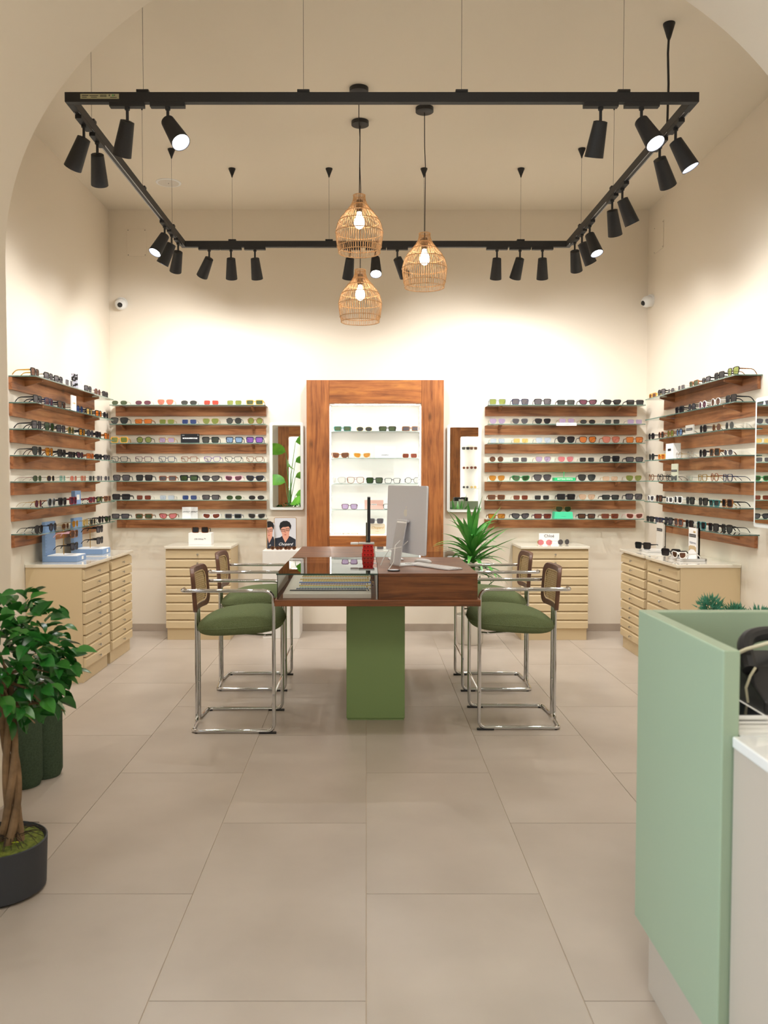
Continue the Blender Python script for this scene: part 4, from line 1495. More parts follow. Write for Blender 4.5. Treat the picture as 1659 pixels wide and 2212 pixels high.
    for i in range(G):
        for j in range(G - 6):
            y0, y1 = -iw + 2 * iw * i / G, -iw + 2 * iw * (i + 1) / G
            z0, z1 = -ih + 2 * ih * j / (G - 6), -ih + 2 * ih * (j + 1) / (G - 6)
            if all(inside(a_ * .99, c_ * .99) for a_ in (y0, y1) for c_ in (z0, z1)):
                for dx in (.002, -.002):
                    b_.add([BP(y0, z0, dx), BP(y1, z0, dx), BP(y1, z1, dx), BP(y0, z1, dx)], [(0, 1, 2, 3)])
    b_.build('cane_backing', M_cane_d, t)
    b_ = MB()
    rows = 15
    for j in range(rows):
        z = -ih + 2 * ih * (j + .5) / rows
        ys = [y for y in [-iw + 2 * iw * k / 40 for k in range(41)] if inside(y, z)]
        if len(ys) < 2:
            continue
        for sg in (1, -1):
            for k in range(len(ys) - 1):
                wv = .0012 * math.sin((k + (j % 2) * 2) * PI / 2)
                b_.add([BP(ys[k], z - .0052, sg * (.0042 + wv)), BP(ys[k + 1], z - .0052, sg * (.0042 + wv)), BP(ys[k + 1], z + .0042, sg * (.0042 + wv)), BP(ys[k], z + .0042, sg * (.0042 + wv))], [(0, 1, 2, 3)])
    b_.build('cane_weave', M_cane, t, kind='stuff')
    IR = [Vector((p.x * .985, p.y * .985)) for p in II]
    MB().tube([BP(p.x, p.y, th * .75) for p in IR], .003, 6, closed=True).build('cane_spline', M_cane, t, smooth=True)
    return t


c0 = chair()
c0.location = (-.519, 4.943, 0)
c0['label'] = 'green-seated chrome bar armchair at left of table, nearest the viewer'
copy_tree(c0, (-.545, 5.890, 0), 0, 'green-seated chrome bar armchair at left of table, farther back')
copy_tree(c0, (.645, 5.010, 0), PI, 'green-seated chrome bar armchair at right of table, nearest the viewer')
copy_tree(c0, (.650, 5.885, 0), PI, 'green-seated chrome bar armchair at right of table, farther back')

# ------------------------------------------------------------------ green reception counter
ct = thing('reception_counter', 'sage green reception counter wall cut by the right photo edge', 'counter', (.765, 2.36, 0))


def cbx(name, m, x0, x1, y0, y1, z0, z1, **k):
    return MB().box(x0 - .765, x1 - .765, y0 - 2.36, y1 - 2.36, z0, z1).build(name, m, ct, **k)


cbx('side_panel', M_sage, .765, .802, 1.795, 2.36, .195, 1.070, bevel=.003)
cbx('back_panel', M_sage, .8025, 2.55, 2.322, 2.36, .195, 1.070, bevel=.003)
cbx('plinth', M_body, .803, 2.45, 1.85, 2.318, 0, .194, label='greige plinth set back under the green panels')
cbx('plinth', M_body, .795, .8025, 1.85, 2.325, 0, .194)
dk = thing('service_desk', 'white-topped greige service desk behind the green counter wall', 'desk', (.785, 1.79, 0))
b = MB()
MB().box(.003, 1.1, -.85, 0, 0, .862).build('desk_body', M_body, dk, bevel=.002)
MB().box(0, 1.1, -.853, .001, .8622, .886).build('worktop', M_wtop, dk, bevel=.003)
MB().box(.0195, 1.1, .0012, .530, .8622, .886).build('worktop', M_wtop, dk)
MB().box(.0195, 1.1, .0012, .525, .196, .862).build('desk_body', M_body, dk)
# white tablet and black device on the desk
t = thing('white_tablet', 'white tablet lying at the edge of the white desk', 'tablet', (.865, 1.93, .8865))
MB().box(-.055, .040, -.055, .16, 0, .007).build('lower_case', M_wallwhite, t, bevel=.003)
MB().box(-.055, .040, -.055, .16, .0095, .0175).build('tablet_case', M_wallwhite, t, bevel=.003)
MB().box(-.055, .030, -.042, .148, .0176, .0182).build('screen', M_screen, t)
t = thing('black_cash_drawer_phone', 'black desk telephone with pale cable on the white desk', 'telephone', (1.02, 2.06, .8865))
t.name = 'desk_telephone'
b = MB()
b.prism([(-.11, 0), (.11, 0), (.11, .11), (.02, .085), (-.11, .03)], 'x', -.09, .12)
b.build('phone_body', M_black, t, bevel=.006)
b = MB()
b.tube(fillet([(-.085, -.02, .085), (-.075, .05, .150), (.02, .10, .158), (.11, .10, .13)], .05), .019, 10)
b.build('handset', M_black, t, smooth=True)
MB().tube([(-.14, .02, .10), (-.09, -.01, .135), (-.02, -.02, .158), (.05, -.02, .155), (.15, -.02, .14)], .0045, 8).build('pale_cable', mat('pale_cable', '#CFC9AE', .5), t, smooth=True)
MB().tube([(-.098, -.04, .012), (-.108, -.05, .05), (-.10, -.055, .08), (-.088, -.055, .10)], .0032, 8).build('pale_cable', MATS['pale_cable'], t, smooth=True)
MB().tube([(-.118, .10, .008), (-.100, .03, .04), (-.125, -.02, .085), (-.10, .05, .12)], .004, 6).build('black_cable', M_black, t, smooth=True)
t = thing('label_printer', 'black label printer with white label on the desk', 'printer', (1.52, 2.12, .8865))
MB().box(-.11, .11, -.10, .10, 0, .24).build('printer_body', M_black, t, bevel=.012)
MB().box(-.04, .04, .1001, .101, .15, .21).build('paper_label', M_card, t)

# ------------------------------------------------------------------ plants
def leaf_mesh(L, Wd, m, name='leaf', cup=.25, droop=.2, n=5, tip=1.0):
    vs, fs = [], []
    for i in range(n + 1):
        q = i / n
        wq = Wd * math.sin(PI * min(1, q ** .8)) ** .75 if 0 < q < 1 else .0008
        z = -droop * L * q * q
        for s_, zz in ((-1, cup * wq), (0, 0), (1, cup * wq)):
            vs.append((L * q, s_ * wq / 2, z + zz))
    for i in range(n):
        o = 3 * i
        fs += [(o, o + 1, o + 4, o + 3), (o + 1, o + 2, o + 5, o + 4)]
    return MB().add(vs, fs).mesh(name, m, True)


def orient(o, d, roll=0.0):
    d = Vector(d).normalized()
    q = d.to_track_quat('X', 'Z')
    o.rotation_mode = 'QUATERNION'
    from mathutils import Quaternion
    o.rotation_quaternion = q @ Quaternion((1, 0, 0), roll)


# ficus by the entrance
random.seed(21)
FX, FY = -1.285, 2.90
fic = thing('potted_ficus', 'braided-trunk ficus tree in a round anthracite pot, left foreground', 'potted plant', (FX, FY, 0))
MB().lathe([(0, .138), (.012, .150), (.012, .157), (.178, .163), (.180, .158), (.160, .152), (.155, .0)], (0, 0, 0), 48, cap1=False).build('pot', M_pot, fic, smooth=True)
b = MB()
vs, fs = [], []
nr, na = 9, 36
for i in range(nr + 1):
    for k in range(na):
        a_ = 2 * PI * k / na
        r_ = .151 * i / nr
        vs.append((r_ * math.cos(a_), r_ * math.sin(a_), .166 + .012 * math.cos(r_ / .151 * 1.5) + random.uniform(-.003, .004)))
for i in range(nr):
    for k in range(na):
        fs.append((i * na + k, i * na + (k + 1) % na, (i + 1) * na + (k + 1) % na, (i + 1) * na + k))
b.add(vs, fs).build('moss', M_moss, fic, kind='stuff', smooth=True)
TXo = 0.045
for s_ in range(4):
    pts, rs = [], []
    for k in range(32):
        q = k / 31
        z = .165 + .60 * q
        a_ = s_ * PI / 2 + q * 5.2
        rad = .021 * (1 - .25 * q) + .012 * max(0, .15 - q) / .15
        pts.append((TXo + .008 * math.sin(q * 5) + rad * math.cos(a_), rad * math.sin(a_), z))
        rs.append(.0145 - .004 * q)
    MB().tube(pts, rs, 9).build('stem', M_bark, fic, smooth=True)
b = MB()
for k in range(40):
    a_ = random.uniform(0, 2 * PI)
    r0 = random.uniform(.02, .05)
    b.tube([(TXo + r0 * math.cos(a_), r0 * math.sin(a_), .20), (TXo + (r0 + .03) * math.cos(a_), (r0 + .03) * math.sin(a_), .20 + random.uniform(-.01, .02)), (TXo + (r0 + .07) * math.cos(a_), (r0 + .07) * math.sin(a_), .181 + random.uniform(0, .02))], .0012, 4)
b.build('roots', M_soil, fic, kind='stuff')
br = []
CZ = .82
for k in range(26):
    a_ = random.uniform(0, 2 * PI)
    el = random.uniform(-.5, 1.2)
    L_ = random.uniform(.11, .20)
    st0 = Vector((TXo, 0, random.uniform(.58, .78)))
    d = Vector((math.cos(a_) * math.cos(el), math.sin(a_) * math.cos(el), math.sin(el)))
    e_ = st0 + d * L_
    mid = st0 + d * L_ * .5 + Vector((0, 0, .02))
    MB().tube([st0, mid, e_], [.006, .004, .002], 5).build('branch', M_bark, fic)
    br.append((st0, mid, e_))
leafms = [leaf_mesh(.060, .046, M_leaf, droop=.25), leaf_mesh(.052, .040, M_leaf, droop=.4, cup=.35), leaf_mesh(.064, .044, M_leaf2, droop=.15), leaf_mesh(.068, .050, M_leaf, droop=.3, cup=.15)]
cl = []
for k in range(470):
    while True:
        p = Vector((random.uniform(-1, 1), random.uniform(-1, 1), random.uniform(-1, 1)))
        if .35 < p.length < 1:
            break
    lob = 1 + .16 * math.sin(p.x * 7 + 1) * math.cos(p.z * 6)
    P_ = Vector((TXo + .0 + p.x * .215 * lob, p.y * .21 * lob, CZ - .01 + p.z * .225 * lob))
    out = Vector((p.x, p.y, p.z * .5 + .05)) + Vector((random.uniform(-.7, .7), random.uniform(-.7, .7), random.uniform(-.5, .4)))
    cl.append((P_, out, random.choice(leafms), random.uniform(.75, 1.2), random.uniform(-.9, .9)))
# keep the crown off the arch pier
cl = [c for c in cl if c[0].x + FX > -1.46]
cl.sort(key=lambda c: -(c[0].x - c[0].y * .7))
for c in cl[:300]:
    o = link('leaf', c[2], fic, c[0])
    orient(o, c[1], c[4])
    o.scale = (c[3],) * 3
if len(cl) > 300:
    b = MB()
    for c in cl[300:]:
        q = Vector(c[1]).normalized().to_track_quat('X', 'Z')
        vv = [Vector(c[0]) + q @ (v.co * c[3]) for v in c[2].vertices]
        b.add(vv, [tuple(p.vertices) for p in c[2].polygons])
    b.build('inner_leaves', M_leaf, fic, kind='stuff', smooth=True)
b = MB().add([(.0, 0, 0), (.02, .004, .004), (.035, .0, .002), (.02, -.006, .003)], [(0, 1, 2, 3)])
b.build('fallen_leaf', mat('yellow_leaf', '#B8C420', .5), fic, (.06, -.04, .184))

# yucca in a white pot
random.seed(8)
yu = thing('potted_yucca', 'spiky green yucca in a white pot, right of the niche', 'potted plant', (.905, 7.30, 0))
MB().lathe([(0, .10), (.01, .108), (.25, .128), (.255, .124), (.23, .118), (.22, 0)], (0, 0, 0), 32, cap1=False).build('pot', M_potw, yu, smooth=True)
MB().lathe([(.225, .118), (.228, .0)], (0, 0, 0), 24, cap0=False, cap1=False).build('soil', M_soil, yu)
MB().tube([(.0, 0, .225), (.01, 0, .5), (.012, 0, .70)], [.035, .030, .026], 10).build('trunk', M_bark, yu, smooth=True)
MB().tube([(.03, .03, .225), (.06, .03, .34), (.07, .03, .40)], [.022, .020, .016], 10).build('trunk', M_bark, yu, smooth=True)


def blade(L, Wd, droop, m):
    vs, fs = [], []
    n = 9
    for i in range(n + 1):
        q = i / n
        w_ = Wd * (.45 + .55 * math.sin(min(1, q * 2.2) * PI / 2)) * (1 - q ** 2.6) + .0006
        x = L * (q - .25 * droop * q ** 3)
        z = -droop * L * .75 * q ** 2.6
        vs += [(x, -w_ / 2, z + .2 * w_), (x, 0, z), (x, w_ / 2, z + .2 * w_)]
    for i in range(n):
        o = 3 * i
        fs += [(o, o + 1, o + 4, o + 3), (o + 1, o + 2, o + 5, o + 4)]
    return MB().add(vs, fs).mesh('leaf', m, True)


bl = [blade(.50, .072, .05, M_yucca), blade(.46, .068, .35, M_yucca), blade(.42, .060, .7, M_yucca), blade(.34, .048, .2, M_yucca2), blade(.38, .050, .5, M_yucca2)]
for k in range(96):
    q = k / 95
    a_ = k * 2.39996
    el = R(84 - 92 * q ** .8 + random.uniform(-7, 7))
    z = .86 - .26 * q + random.uniform(-.02, .02)
    d = Vector((math.cos(a_) * math.cos(el), math.sin(a_) * math.cos(el), math.sin(el)))
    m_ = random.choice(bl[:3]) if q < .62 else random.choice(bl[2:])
    o = link('leaf', m_, yu, (.012 + .02 * d.x, .02 * d.y, z))
    orient(o, d)
    s_ = random.uniform(.8, 1.02) * (1 - .15 * q)
    # keep tips in front of the wall
    if d.y > .3:
        s_ *= .72
    if d.x < -.3 and el < .8:
        s_ *= .95
    o.scale = (s_,) * 3
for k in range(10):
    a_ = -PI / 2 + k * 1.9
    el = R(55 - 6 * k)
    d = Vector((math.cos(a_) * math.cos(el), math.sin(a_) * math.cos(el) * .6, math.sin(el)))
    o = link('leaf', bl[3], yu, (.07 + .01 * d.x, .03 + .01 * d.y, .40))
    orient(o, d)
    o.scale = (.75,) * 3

# small juniper behind the counter
random.seed(4)
ju = thing('potted_juniper', 'bluish green juniper tips showing above the green counter wall', 'potted plant', (1.34, 3.15, 0))
MB().lathe([(0, .13), (.30, .17), (.30, .155), (.27, .0)], (0, 0, 0), 28, cap1=False).build('pot', M_pot, ju, smooth=True)
MB().tube([(0, 0, .26), (.01, 0, .55), (0, 0, .80)], [.02, .016, .008], 8).build('trunk', M_bark, ju, smooth=True)
b = MB()
for tx, ty, tz, rr_ in ((-.05, 0, .955, .05), (.045, 0, .925, .045), (.13, 0, .915, .045), (-.14, .02, .88, .05), (0, -.03, .86, .09), (.09, .03, .84, .09), (-.08, .03, .80, .10), (0, 0, .70, .14)):
    for k in range(420):
        p = Vector((random.gauss(0, 1), random.gauss(0, 1), random.gauss(0, 1))).normalized()
        c_ = Vector((tx, ty, tz)) + p * rr_ * random.uniform(.2, .95)
        d = (p + Vector((0, 0, .5))).normalized()
        e1 = d.cross(Vector((random.random(), random.random(), .1))).normalized() * .0030
        L_ = random.uniform(.012, .024)
        b.add([c_ - e1, c_ + e1, c_ + d * L_, c_ + d.cross(e1).normalized() * .002], [(0, 1, 2), (0, 2, 3), (1, 3, 2), (0, 3, 1)])
b.build('foliage', M_conifer, ju, kind='stuff')

# velvet pouf
po = thing('velvet_pouf', 'dark green velvet channelled pouf behind the ficus', 'pouf', (-1.70, 4.02, 0))
for k, (a_, rr_) in enumerate(((-50, .1), (10, .1), (70, .1), (130, .1), (190, .1), (250, .1))):
    cx_, cy_ = .140 * math.cos(R(a_)), .140 * math.sin(R(a_))
    MB().lathe([(.0, .05), (.0, .075), (.03, .086), (.40, .088), (.44, .080), (.462, .055), (.468, .0)], (cx_, cy_, 0), 32, cap1=False).build('channel', M_velvet, po, smooth=True)
MB().lathe([(.01, .14), (.44, .14), (.458, .10), (.460, 0)], (0, 0, 0), 32, cap1=False).build('seat_pad', M_velvet, po, smooth=True)
tbl = thing('side_table', 'small blush round side table carrying the glass terrarium', 'side table', (-1.78, 4.50, 0))
M_blush = mat('blush_lacquer', '#C9A598', .4)
MB().lathe([(0, .13), (.012, .13)], (0, 0, 0), 28).build('base', M_blush, tbl, smooth=True)
MB().lathe([(.012, .02), (.33, .02)], (0, 0, 0), 16).build('stem', M_blush, tbl, smooth=True)
MB().lathe([(.33, .16), (.345, .16)], (0, 0, 0), 32).build('table_top', M_blush, tbl, smooth=True)
te = thing('terrarium', 'clear glass bowl terrarium with pebbles and succulents', 'terrarium', (-1.75, 4.47, .3455))
MB().lathe([(0, .05), (.02, .09), (.06, .122), (.10, .125), (.14, .112), (.165, .09)], (0, 0, 0), 32, cap1=False).build('bowl', glassy('bowl_glass', '#E8F0F0'), te, smooth=True)
MB().lathe([(.004, .045), (.02, .084), (.06, .114), (.068, .07), (.07, 0)], (0, 0, 0), 28, cap0=False, cap1=False).build('pebbles', mat_var('pebbles', '#6B5D52', '#C9BDB0', 70, .7, bump=1.0), te, kind='stuff', smooth=True)
sl = leaf_mesh(.045, .014, mat_var('succulent_leaf', '#5F8A4A', '#86A060', 20, .5), cup=.4, droop=-.3)
for k in range(34):
    a_ = k * 2.4
    el = R(20 + 2 * k)
    o = link('leaf', sl, te, (.03 * math.cos(k) + .02, .03 * math.sin(k * 1.7), .068))
    orient(o, (math.cos(a_) * math.cos(el), math.sin(a_) * math.cos(el), math.sin(el)))

# big-leaf plant by the entrance wall (seen in the left mirror)
random.seed(2)
bp_ = thing('potted_strelitzia', 'large-leaved plant by the entrance wall, seen in the left mirror', 'potted plant', (-1.52, -1.05, 0))
MB().lathe([(0, .16), (.32, .20), (.32, .185), (.28, 0)], (0, 0, 0), 28, cap1=False).build('pot', M_potw, bp_, smooth=True)
LM = leaf_mesh(.55, .26, mat_var('banana_leaf', '#5E9C2C', '#7FBF3A', 6, .35), droop=.25, cup=.12, n=9)
for k, (z, dx, dy) in enumerate(((2.15, 1, .1), (1.95, -.6, .3), (1.75, 1, .5), (1.45, .9, -.4), (1.35, -.7, -.2), (1.1, 1, .2), (1.65, .2, 1), (.95, .4, .8))):
    MB().tube([(0, 0, .28), (dx * .03, dy * .03, z * .7), (dx * .12, dy * .12, z)], [.014, .010, .006], 6).build('stalk', mat('stalk_green', '#5C8A30', .5), bp_, smooth=True)
    o = link('leaf', LM, bp_, (dx * .12, dy * .12, z))
    orient(o, (dx, dy, .15), (1, -1)[k % 2] * random.uniform(.7, 1.1))
bu = thing('potted_bush', 'low dark bushy plant by the entrance wall, seen in the left mirror', 'potted plant', (-1.17, -.10, 0))
MB().lathe([(0, .13), (.5, .17), (.5, .155), (.45, 0)], (0, 0, 0), 28, cap1=False).build('pot', M_potw, bu, smooth=True)
for k in range(120):
    p = Vector((random.gauss(0, 1), random.gauss(0, 1), random.gauss(0, 1))).normalized() * random.uniform(.06, .2)
    o = link('leaf', leafms[k % 4], bu, (p.x, p.y, .72 + p.z * 1.1))
    orient(o, p + Vector((0, 0, .05)))
    o.scale = (1.3,) * 3

# ------------------------------------------------------------------ cards and boxes on the shelves
def card(name, label, cat, loc, rz, w_, h_, d_, m, parts=None, bevel=.001):
    t = thing(name, label, cat, loc, rz)
    MB().box(-w_ / 2, w_ / 2, 0, d_, 0, h_).build('card_body', m, t, bevel=bevel)
    return t


def dashes(t, x0, x1, z, h, m, y=-.0006, n=7, seed=1):
    random.seed(seed)
    b_ = MB()
    w_ = (x1 - x0) / n
    for k in range(n):
        b_.box(x0 + k * w_ + w_ * .12, x0 + k * w_ + w_ * random.uniform(.6, .85), y, y + .0005, z, z + h * random.uniform(.7, 1))
    b_.build('lettering', m, t)


RX = (PI / 2, 0, 0)
# left back rack
X = (411 - 791) * 7.78 / FPX
t = card('brand_card', 'black card reading RETROSUPERFUTURE on third shelf left of niche', 'sign', (X, 7.79, ZB[2] + .0003), 0, .170, .086, .012, M_black_card)
text('lettering', 'RETROSUPERFUTURE', .0155, M_inkw, t, (0, -.0006, .044), RX, bold=.0006, sx=.92)
text('small_lettering', 'super', .010, M_inkw, t, (-.062, -.0006, .072), RX)
text('symbol', 'S', .010, M_inkw, t, (.074, -.0006, .072), RX, bold=.0005)
X = (410 - 791) * 7.78 / FPX
t = thing('brand_card', 'white folded card reading OFF-WHITE on bottom shelf left of niche', 'sign', (X, 7.78, ZB[6] + .0003))
MB().add([(-.072, .0, 0), (0, .03, 0), (0, .03, .105), (-.072, 0, .105), (.072, 0, 0), (.072, 0, .105), (-.072, .003, 0), (0, .033, 0), (0, .033, .105), (-.072, .003, .105), (.072, .003, 0), (.072, .003, .105)],
         [(0, 1, 2, 3), (1, 4, 5, 2), (7, 6, 9, 8), (10, 7, 8, 11), (3, 2, 8, 9), (2, 5, 11, 8), (0, 3, 9, 6), (4, 10, 11, 5)]).build('card_body', M_card, t)
text('lettering', 'Off-White\u2122', .0135, M_ink, t, (-.036, .0138, .060), (PI / 2, 0, math.atan2(.03, .072)), shear=.2)
text('lettering', 'Off-White\u2122', .0135, M_ink, t, (.036, .0138, .060), (PI / 2, 0, -math.atan2(.03, .072)), shear=.2)
# right back rack
X = (1222 - 791) * 7.715 / FPX
t = card('brand_strip', 'white strip reading DSQUARED2 on second shelf edge, right of niche', 'sign', (X, YB - .185 - .0045, ZB[1] - .018), 0, .185, .026, .003, M_card)
text('lettering', 'DSQUARED2', .015, M_ink, t, (0, -.0006, .013), RX)
X = (1219 - 791) * 7.76 / FPX
t = card('brand_box', 'bright green block reading BOTTEGA VENETA, fifth shelf right of niche', 'sign', (X, 7.735, ZB[4] + .0003), 0, .190, .030, .10, M_bgreen)
text('lettering', 'BOTTEGA VENETA', .0175, M_inkw, t, (0, -.0006, .0155), RX, bold=.0005, sx=.95)
MB().box(-.0025, .0025, .05, .055, .030, .085).build('pin', M_bgreen, t)
X = (1217 - 791) * 7.76 / FPX
t = thing('brand_box', 'mint green slanted block under the aviators, bottom shelf right of niche', 'display box', (X, 7.74, ZB[6] + .0003))
MB().prism([(-.087, 0), (.087, 0), (.080, .062), (-.080, .062)], 'y', 0, .10).build('block', M_bgreen2, t, bevel=.001)
dashes(t, -.02, .02, .018, .004, mat('green_print', '#2C9A70', .6), n=5)
glasses(WA, 'gold', 'bottle', (X, 7.75, ZB[6] + .063), 0, 'gold aviator sunglasses with bottle green lenses on the mint green block', 'eyewear on the shelves right of the niche')
# left wall cards
def wy(px):
    return -XA * FPX / (791 - px)


def ry(px):
    return XD * FPX / (px - 791)


t = card('brand_card', 'white card with round emblem in patterned frame, top shelf, left wall', 'sign', (XA + .01, wy(176), ZS[0] + .0003), PI / 2, .125, .118, .012, M_card)
MB().box(-.075, -.063, .004, .05, 0, .118).build('patterned_side', mat_var('black_white_pattern', '#0E0E16', '#C8C8D8', 50, .3, lo=.49, hi=.51), t)
MB().tube([(.012 * math.cos(a_ * PI / 8), -.0006, .062 + .016 * math.sin(a_ * PI / 8)) for a_ in range(16)], .0007, 4, closed=True).build('emblem', M_wire, t)
t = card('brand_card', 'white card with gold lettering, second shelf, left wall', 'sign', (XA + .01, wy(160), ZS[1] + .0003), PI / 2, .10, .118, .010, M_card)
dashes(t, -.03, .03, .055, .013, M_inkgold, n=5, seed=4)
t = card('brand_card', 'blue box card with white label, sixth shelf, left wall', 'sign', (XA - .02, wy(174), ZS[5] + .0003), PI / 2, .13, .10, .03, M_blue)
MB().box(-.032, .032, -.001, 0, .03, .07).build('white_label', M_card, t)
# right wall cards
t = card('brand_card', 'grey card with black label, third shelf, right wall', 'sign', (XD - .005, ry(1488), ZS[2] + .0003), -PI / 2, .155, .072, .010, mat('grey_card', '#BDB9AE', .6))
MB().box(-.062, .062, -.001, 0, .030, .048).build('black_label', M_black_card, t)
dashes(t, -.056, .056, .034, .010, mat('grey_ink', '#8E8E90', .6), y=-.0016, n=9, seed=6)
t = card('brand_box', 'tall white box with small black label, fourth shelf, right wall', 'display box', (XD - .005, ry(1446), ZS[3] + .0003), -PI / 2, .17, .125, .06, M_card)
MB().box(-.035, .035, -.001, 0, .065, .083).build('black_label', M_black_card, t)
t = card('brand_card', 'card printed with dark eyeglasses and black label, fifth shelf, right wall', 'sign', (XD - .02, ry(1461), ZS[4] + .0003), -PI / 2, .13, .135, .010, mat('pale_olive_card', '#C9CCB4', .6))
MB().box(-.06, .06, -.001, 0, .072, .088).build('black_label', M_black_card, t)
dashes(t, -.054, .054, .076, .008, MATS['grey_ink'], y=-.0016, n=9, seed=9)
MB().prism([(-.062, .004), (-.012, .004), (0, .022), (.012, .004), (.062, .004), (.062, .045), (0, .036), (-.062, .045)], 'y', -.0012, 0).build('printed_glasses', mat('print_dark', '#4E5250', .6), t)
# niche cards
t = card('brand_card', 'white card reading JACQUEMUS on second niche shelf', 'sign', ((832 - 791) * 7.86 / FPX, 7.87, NSH[1] + .0003), 0, .190, .106, .02, mat('cool_white_card', '#E2E6E6', .6))
text('lettering', 'JACQUEMUS', .012, M_ink, t, (0, -.0006, .028), RX)
t = card('brand_card', 'blush pink card reading MIU MIU on lowest niche shelf', 'sign', ((808 - 791) * 7.86 / FPX, 7.90, NSH[3] + .0003), 0, .176, .084, .02, M_pinkbox)
MB().box(-.027, .027, -.001, 0, .036, .049).build('white_label', M_card, t)
text('lettering', 'MIU MIU', .0095, M_ink, t, (0, -.0016, .0425), RX)
t = thing('brand_case', 'beige case reading Chopard on the niche floor', 'case', ((815 - 791) * 7.86 / FPX, 7.90, NZ0 + .0085))
MB().prism(rrect(-.075, .075, .0, .098, .02), 'y', 0, .035).build('case_body', mat('beige_case', '#DCCFB8', .5), t, smooth=True)
text('lettering', 'Chopard', .032, M_inkgold, t, (0, -.0006, .060), RX, shear=.4)
text('small_lettering', 'eyewear', .010, M_inkgold, t, (0, -.0006, .028), RX, shear=.3)
glasses(OP, 'grey', 'grey', ((812 - 791) * 7.86 / FPX, 7.885, NZ0 + .107), R(6), 'grey square sunglasses resting on the beige case in the niche', 'eyewear in the wall niche')

# white box with sunglasses on back-left cabinet
ZT_C = .8365
t = card('brand_box', 'white box reading OFF-WHITE on the back left cabinet', 'display box', ((431 - 791) * 7.6 / FPX, 7.60, ZT_C), 0, .205, .105, .12, M_card)
text('lettering', 'Off-White\u2122', .020, M_ink, t, (0, -.0006, .050), RX, shear=.2)
glasses(S, 'tortoise', 'dark', ((431 - 791) * 7.6 / FPX, 7.615, ZT_C + .1055), 0, 'tortoise sunglasses with dark lenses on top of the white box', 'eyewear on the cabinets', tc=BL)
# Chloe card
t = card('brand_card', 'white card reading Chlo\u00e9 on the back right cabinet', 'sign', ((1188 - 791) * 7.7 / FPX, 7.72, ZT_C), 0, .185, .095, .006, M_card)
text('lettering', 'Chlo\u00e9', .038, M_ink, t, (0, -.0006, .070), RX)
glasses(WR, 'gold', 'pink', ((1177 - 791) * 7.55 / FPX, 7.53, ZT_C + .0005), R(-8), 'round pink sunglasses in front of the card, back right cabinet', 'eyewear on the cabinets')
glasses(WR, 'silver', 'grey', ((1218 - 791) * 7.6 / FPX, 7.58, ZT_C + .0005), R(25), 'round blue-grey sunglasses right of the pink pair, back right cabinet', 'eyewear on the cabinets')

# portrait card and gold stand on pedestal
pz = .7905
def pframe(name, label, loc, rz, w_, h_):
    t = thing(name, label, 'photo card', loc, rz)
    MB().prism(rrect(-w_ / 2, w_ / 2, 0, h_, .014), 'y', 0, .006).build('gold_edge', M_gold, t, smooth=True)
    MB().prism(rrect(-w_ / 2 + .004, w_ / 2 - .004, .004, h_ - .004, .011), 'y', -.0008, 0).build('print_background', mat('print_pale', '#D9DADF', .5), t)
    return t


def portrait(t, w_, h_, cx=0.0, clip=None):
    sk = mat('print_skin', '#E3A58C', .5)
    hr = mat('print_hair', '#1B1A1C', .5)
    sh = mat('print_shirt', '#1A2330', .5)

    def poly(name, pts, m, lay):
        P_ = [(cx + a_ * .19, c_ * .27) for a_, c_ in pts]
        if clip:
            P_ = [(min(max(x, clip[0]), clip[1]), z) for x, z in P_]
        P_ = [(min(max(x, -w_ / 2 + .005), w_ / 2 - .005), max(z, .005)) for x, z in P_]
        MB().prism(P_, 'y', -.0008 - .0004 * lay, -.0008 - .0004 * (lay - 1)).build(name, m, t)
    poly('print_shirt', [(-.5, 0), (.5, 0), (.5, .31), (.25, .41), (.16, .43), (-.16, .43), (-.25, .38), (-.5, .35)], sh, 1)
    poly('print_neck', [(-.15, .42), (0, .20), (.16, .38), (.19, .46), (.16, .6), (-.13, .55)], sk, 2)
    poly('print_face', [(-.20, .75), (-.22, .62), (-.16, .50), (-.05, .385), (.06, .37), (.16, .46), (.21, .60), (.22, .75), (.1, .82), (-.1, .82)], sk, 3)
    poly('print_hair', [(-.24, .62), (-.29, .76), (-.24, .88), (-.10, .94), (.08, .945), (.22, .89), (.29, .78), (.26, .64), (.22, .70), (.16, .755), (.02, .735), (-.12, .73), (-.20, .68)], hr, 4)
    for (a0, a1, z0, z1) in ((-.21, -.02, .58, .655), (.03, .21, .60, .68)):
        poly('print_glasses', [(a0, z1), (a1, z1), (a1, z1 - .014), (a0, z1 - .014)], hr, 5)
        poly('print_glasses', [(a0, z0 + .010), (a1, z0 + .010), (a1, z0), (a0, z0)], hr, 5)
        for q in (a0, a1 - .014):
            poly('print_glasses', [(q, z0), (q + .014, z0), (q + .014, z1), (q, z1)], hr, 5)
        poly('print_eye', [((a0 + a1) / 2 - .03, .622), ((a0 + a1) / 2 + .03, .622), ((a0 + a1) / 2, .636)], hr, 5)
    poly('print_nose', [(-.03, .53), (.03, .53), (.01, .60), (-.005, .60)], mat('print_skin_shade', '#C98670', .5), 5)
    poly('print_mouth', [(-.065, .47), (.0, .485), (.065, .47), (.0, .452)], mat('print_lips', '#C05A50', .5), 5)


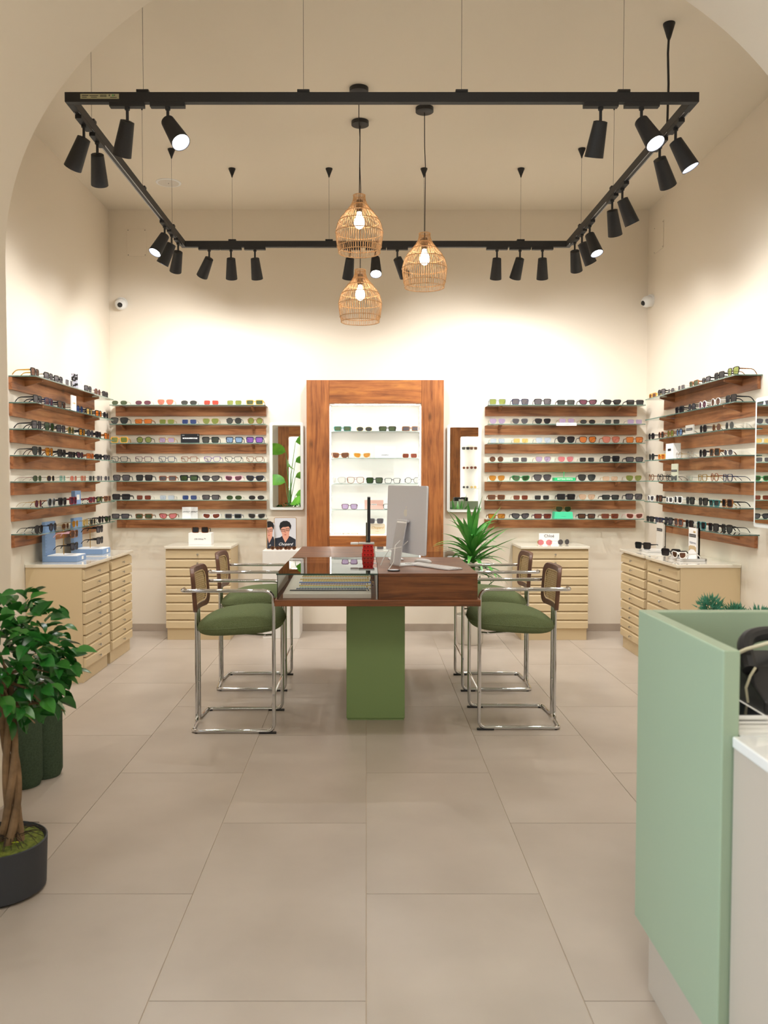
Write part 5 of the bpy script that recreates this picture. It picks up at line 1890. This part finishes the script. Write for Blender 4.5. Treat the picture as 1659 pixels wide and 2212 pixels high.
t = pframe('portrait_card', 'gold-edged photo card of a man in glasses reading Chopard', ((615.5 - 791) * 7.72 / FPX, 7.74, pz), 0, .205, .285)
portrait(t, .205, .285)
text('lettering', 'Chopard', .036, M_inkw, t, (0, -.0030, .040), RX, shear=.4)
t = pframe('portrait_card', 'narrow gold-edged folded card left of the large photo card', ((584 - 791) * 7.66 / FPX, 7.68, pz), R(38), .085, .245)
portrait(t, .085, .245, cx=-.02)
text('lettering', 'ch', .022, M_inkw, t, (-.012, -.0030, .036), RX, shear=.3)
for k, (px, lb) in enumerate(((594, 'left'), (612, 'middle'), (630, 'right'))):
    g = glasses(O_, 'tortoise', 'brown', ((px - 791) * 7.58 / FPX, 7.565, pz + .003), R((-10, 5, 12)[k]), f'{lb} of three folded gold and brown sunglasses on the white pedestal', 'eyewear on the white pedestal', tc='gold')
    g.scale = (.62, .62, .62)

# blue display stands on left cabinets
def bstand(loc, lab, gl):
    # deep dimension along X (towards room), stands facing +X; local front -y
    t = thing('display_stand', lab, 'display stand', loc, PI / 2, 'blue display stands on the left cabinets')
    MB().box(-.10, .10, -.02, .23, 0, .042).build('base', M_blue, t, bevel=.002)
    MB().box(-.095, .095, -.015, .195, .0421, .0465).build('white_inlay', M_card, t)
    MB().box(-.10, .10, .205, .23, .0422, .285).build('back_board', M_blue, t, bevel=.002)
    MB().box(.0, .035, -.0212, -.0201, .010, .034).build('white_label', M_card, t)
    b_ = MB()
    for k in range(9):
        for s_ in (-.088, .088):
            b_.lathe([(0, .0022), (.0015, .0022)], (s_, .2048, .06 + k * .023), 6, axis=(0, -1, 0))
    b_.build('rivets', mat('blue_dark', '#4A6290', .5), t, kind='stuff')
    MB().tube([(0, .11, .0465), (0, .11, .235)], .0028, 8).build('rod', M_gold, t, smooth=True)
    for z_ in (.115, .205):
        MB().tube([(-.055, .11, z_), (.055, .11, z_)], .002, 6).build('crossbar', M_gold, t)
    return t


for (yy, nm, g1, g2) in ((6.13, 'nearer', ('pink', 'brown', BL), (BL, 'grey', BL)), (6.72, 'farther', (BL, 'grey', BL), (BL, 'grey', BL))):
    bstand((-2.09, yy, ZT_C), f'blue and white display stand on left wall cabinets, {nm} one', None)
    for z_, (tc, lc, fc), nm2 in ((.205, g1, 'upper'), (.115, g2, 'lower')):
        glasses(S, 'tortoise' if tc == 'pink' else fc, lc, (-2.09 - .025, yy, ZT_C + z_ - .037 + .0), PI / 2,
                (f'{nm2} pair with pink temples on {nm} blue stand' if tc == 'pink' else f'black square sunglasses, {nm2} pair on {nm} blue display stand'), 'eyewear on the blue stands', tc=tc)

# acrylic stands on right cabinets
def astand(loc, lab, pic):
    t = thing('display_stand', lab, 'display stand', loc, -PI / 2, 'clear stands on the right cabinets')
    MB().box(-.12, .12, -.04, .16, 0, .018).build('base', M_acr, t, bevel=.001)
    MB().box(-.11, .11, -.03, .15, .0005, .0175).build('base_core', M_white, t)
    MB().box(-.075, .075, .10, .108, .0182, .235).build('panel', mat('stand_panel', '#D9D2C6', .35) if not pic else M_card, t)
    MB().box(-.085, .085, .1085, .122, .0182, .24).build('clear_back', M_acr, t)
    MB().box(-.062, .062, .0985, .0999, .168, .190).build('black_label', M_black_card, t)
    dashes(t, -.054, .054, .174, .010, MATS['grey_ink'], y=.0979, n=9, seed=3)
    if pic:
        MB().prism([(-.07, .06), (-.03, .078), (.03, .078), (.07, .06), (.07, .095), (.04, .105), (-.04, .105), (-.07, .095)], 'y', .0990, .0999).build('printed_band', mat('print_tan', '#C7AE86', .5), t)
        MB().prism([(-.06, .125), (-.02, .118), (.02, .122), (.065, .118), (.06, .130), (-.05, .134)], 'y', .0990, .0999).build('printed_shadow', mat('print_grey', '#A9AAB0', .5), t)
        text('lettering', 'Anis', .024, M_inkgold, t, (.035, .0985, .208), RX, shear=.3)
    return t


astand((2.30, 6.90, ZT_C), 'clear display stand with beige panel, right cabinets, farther one', False)
astand((2.30, 6.20, ZT_C), 'clear display stand with printed white panel, right cabinets, nearer one', True)
glasses(S, BL, 'dark', (2.27, 6.93, ZT_C + .0185), -PI / 2 + .6, 'black sunglasses on the farther clear stand, right cabinets', 'eyewear on the clear stands')
glasses(S, BL, 'dark', (2.27, 6.29, ZT_C + .0185), -PI / 2 + .7, 'black sunglasses on the nearer clear stand, left pair', 'eyewear on the clear stands')
glasses(CE, 'white', 'brown', (2.27, 6.13, ZT_C + .0185), -PI / 2 + .3, 'white sunglasses with brown lenses on the nearer clear stand', 'eyewear on the clear stands')
print('eyewear count', NG[0], 'objects', len(bpy.data.objects))
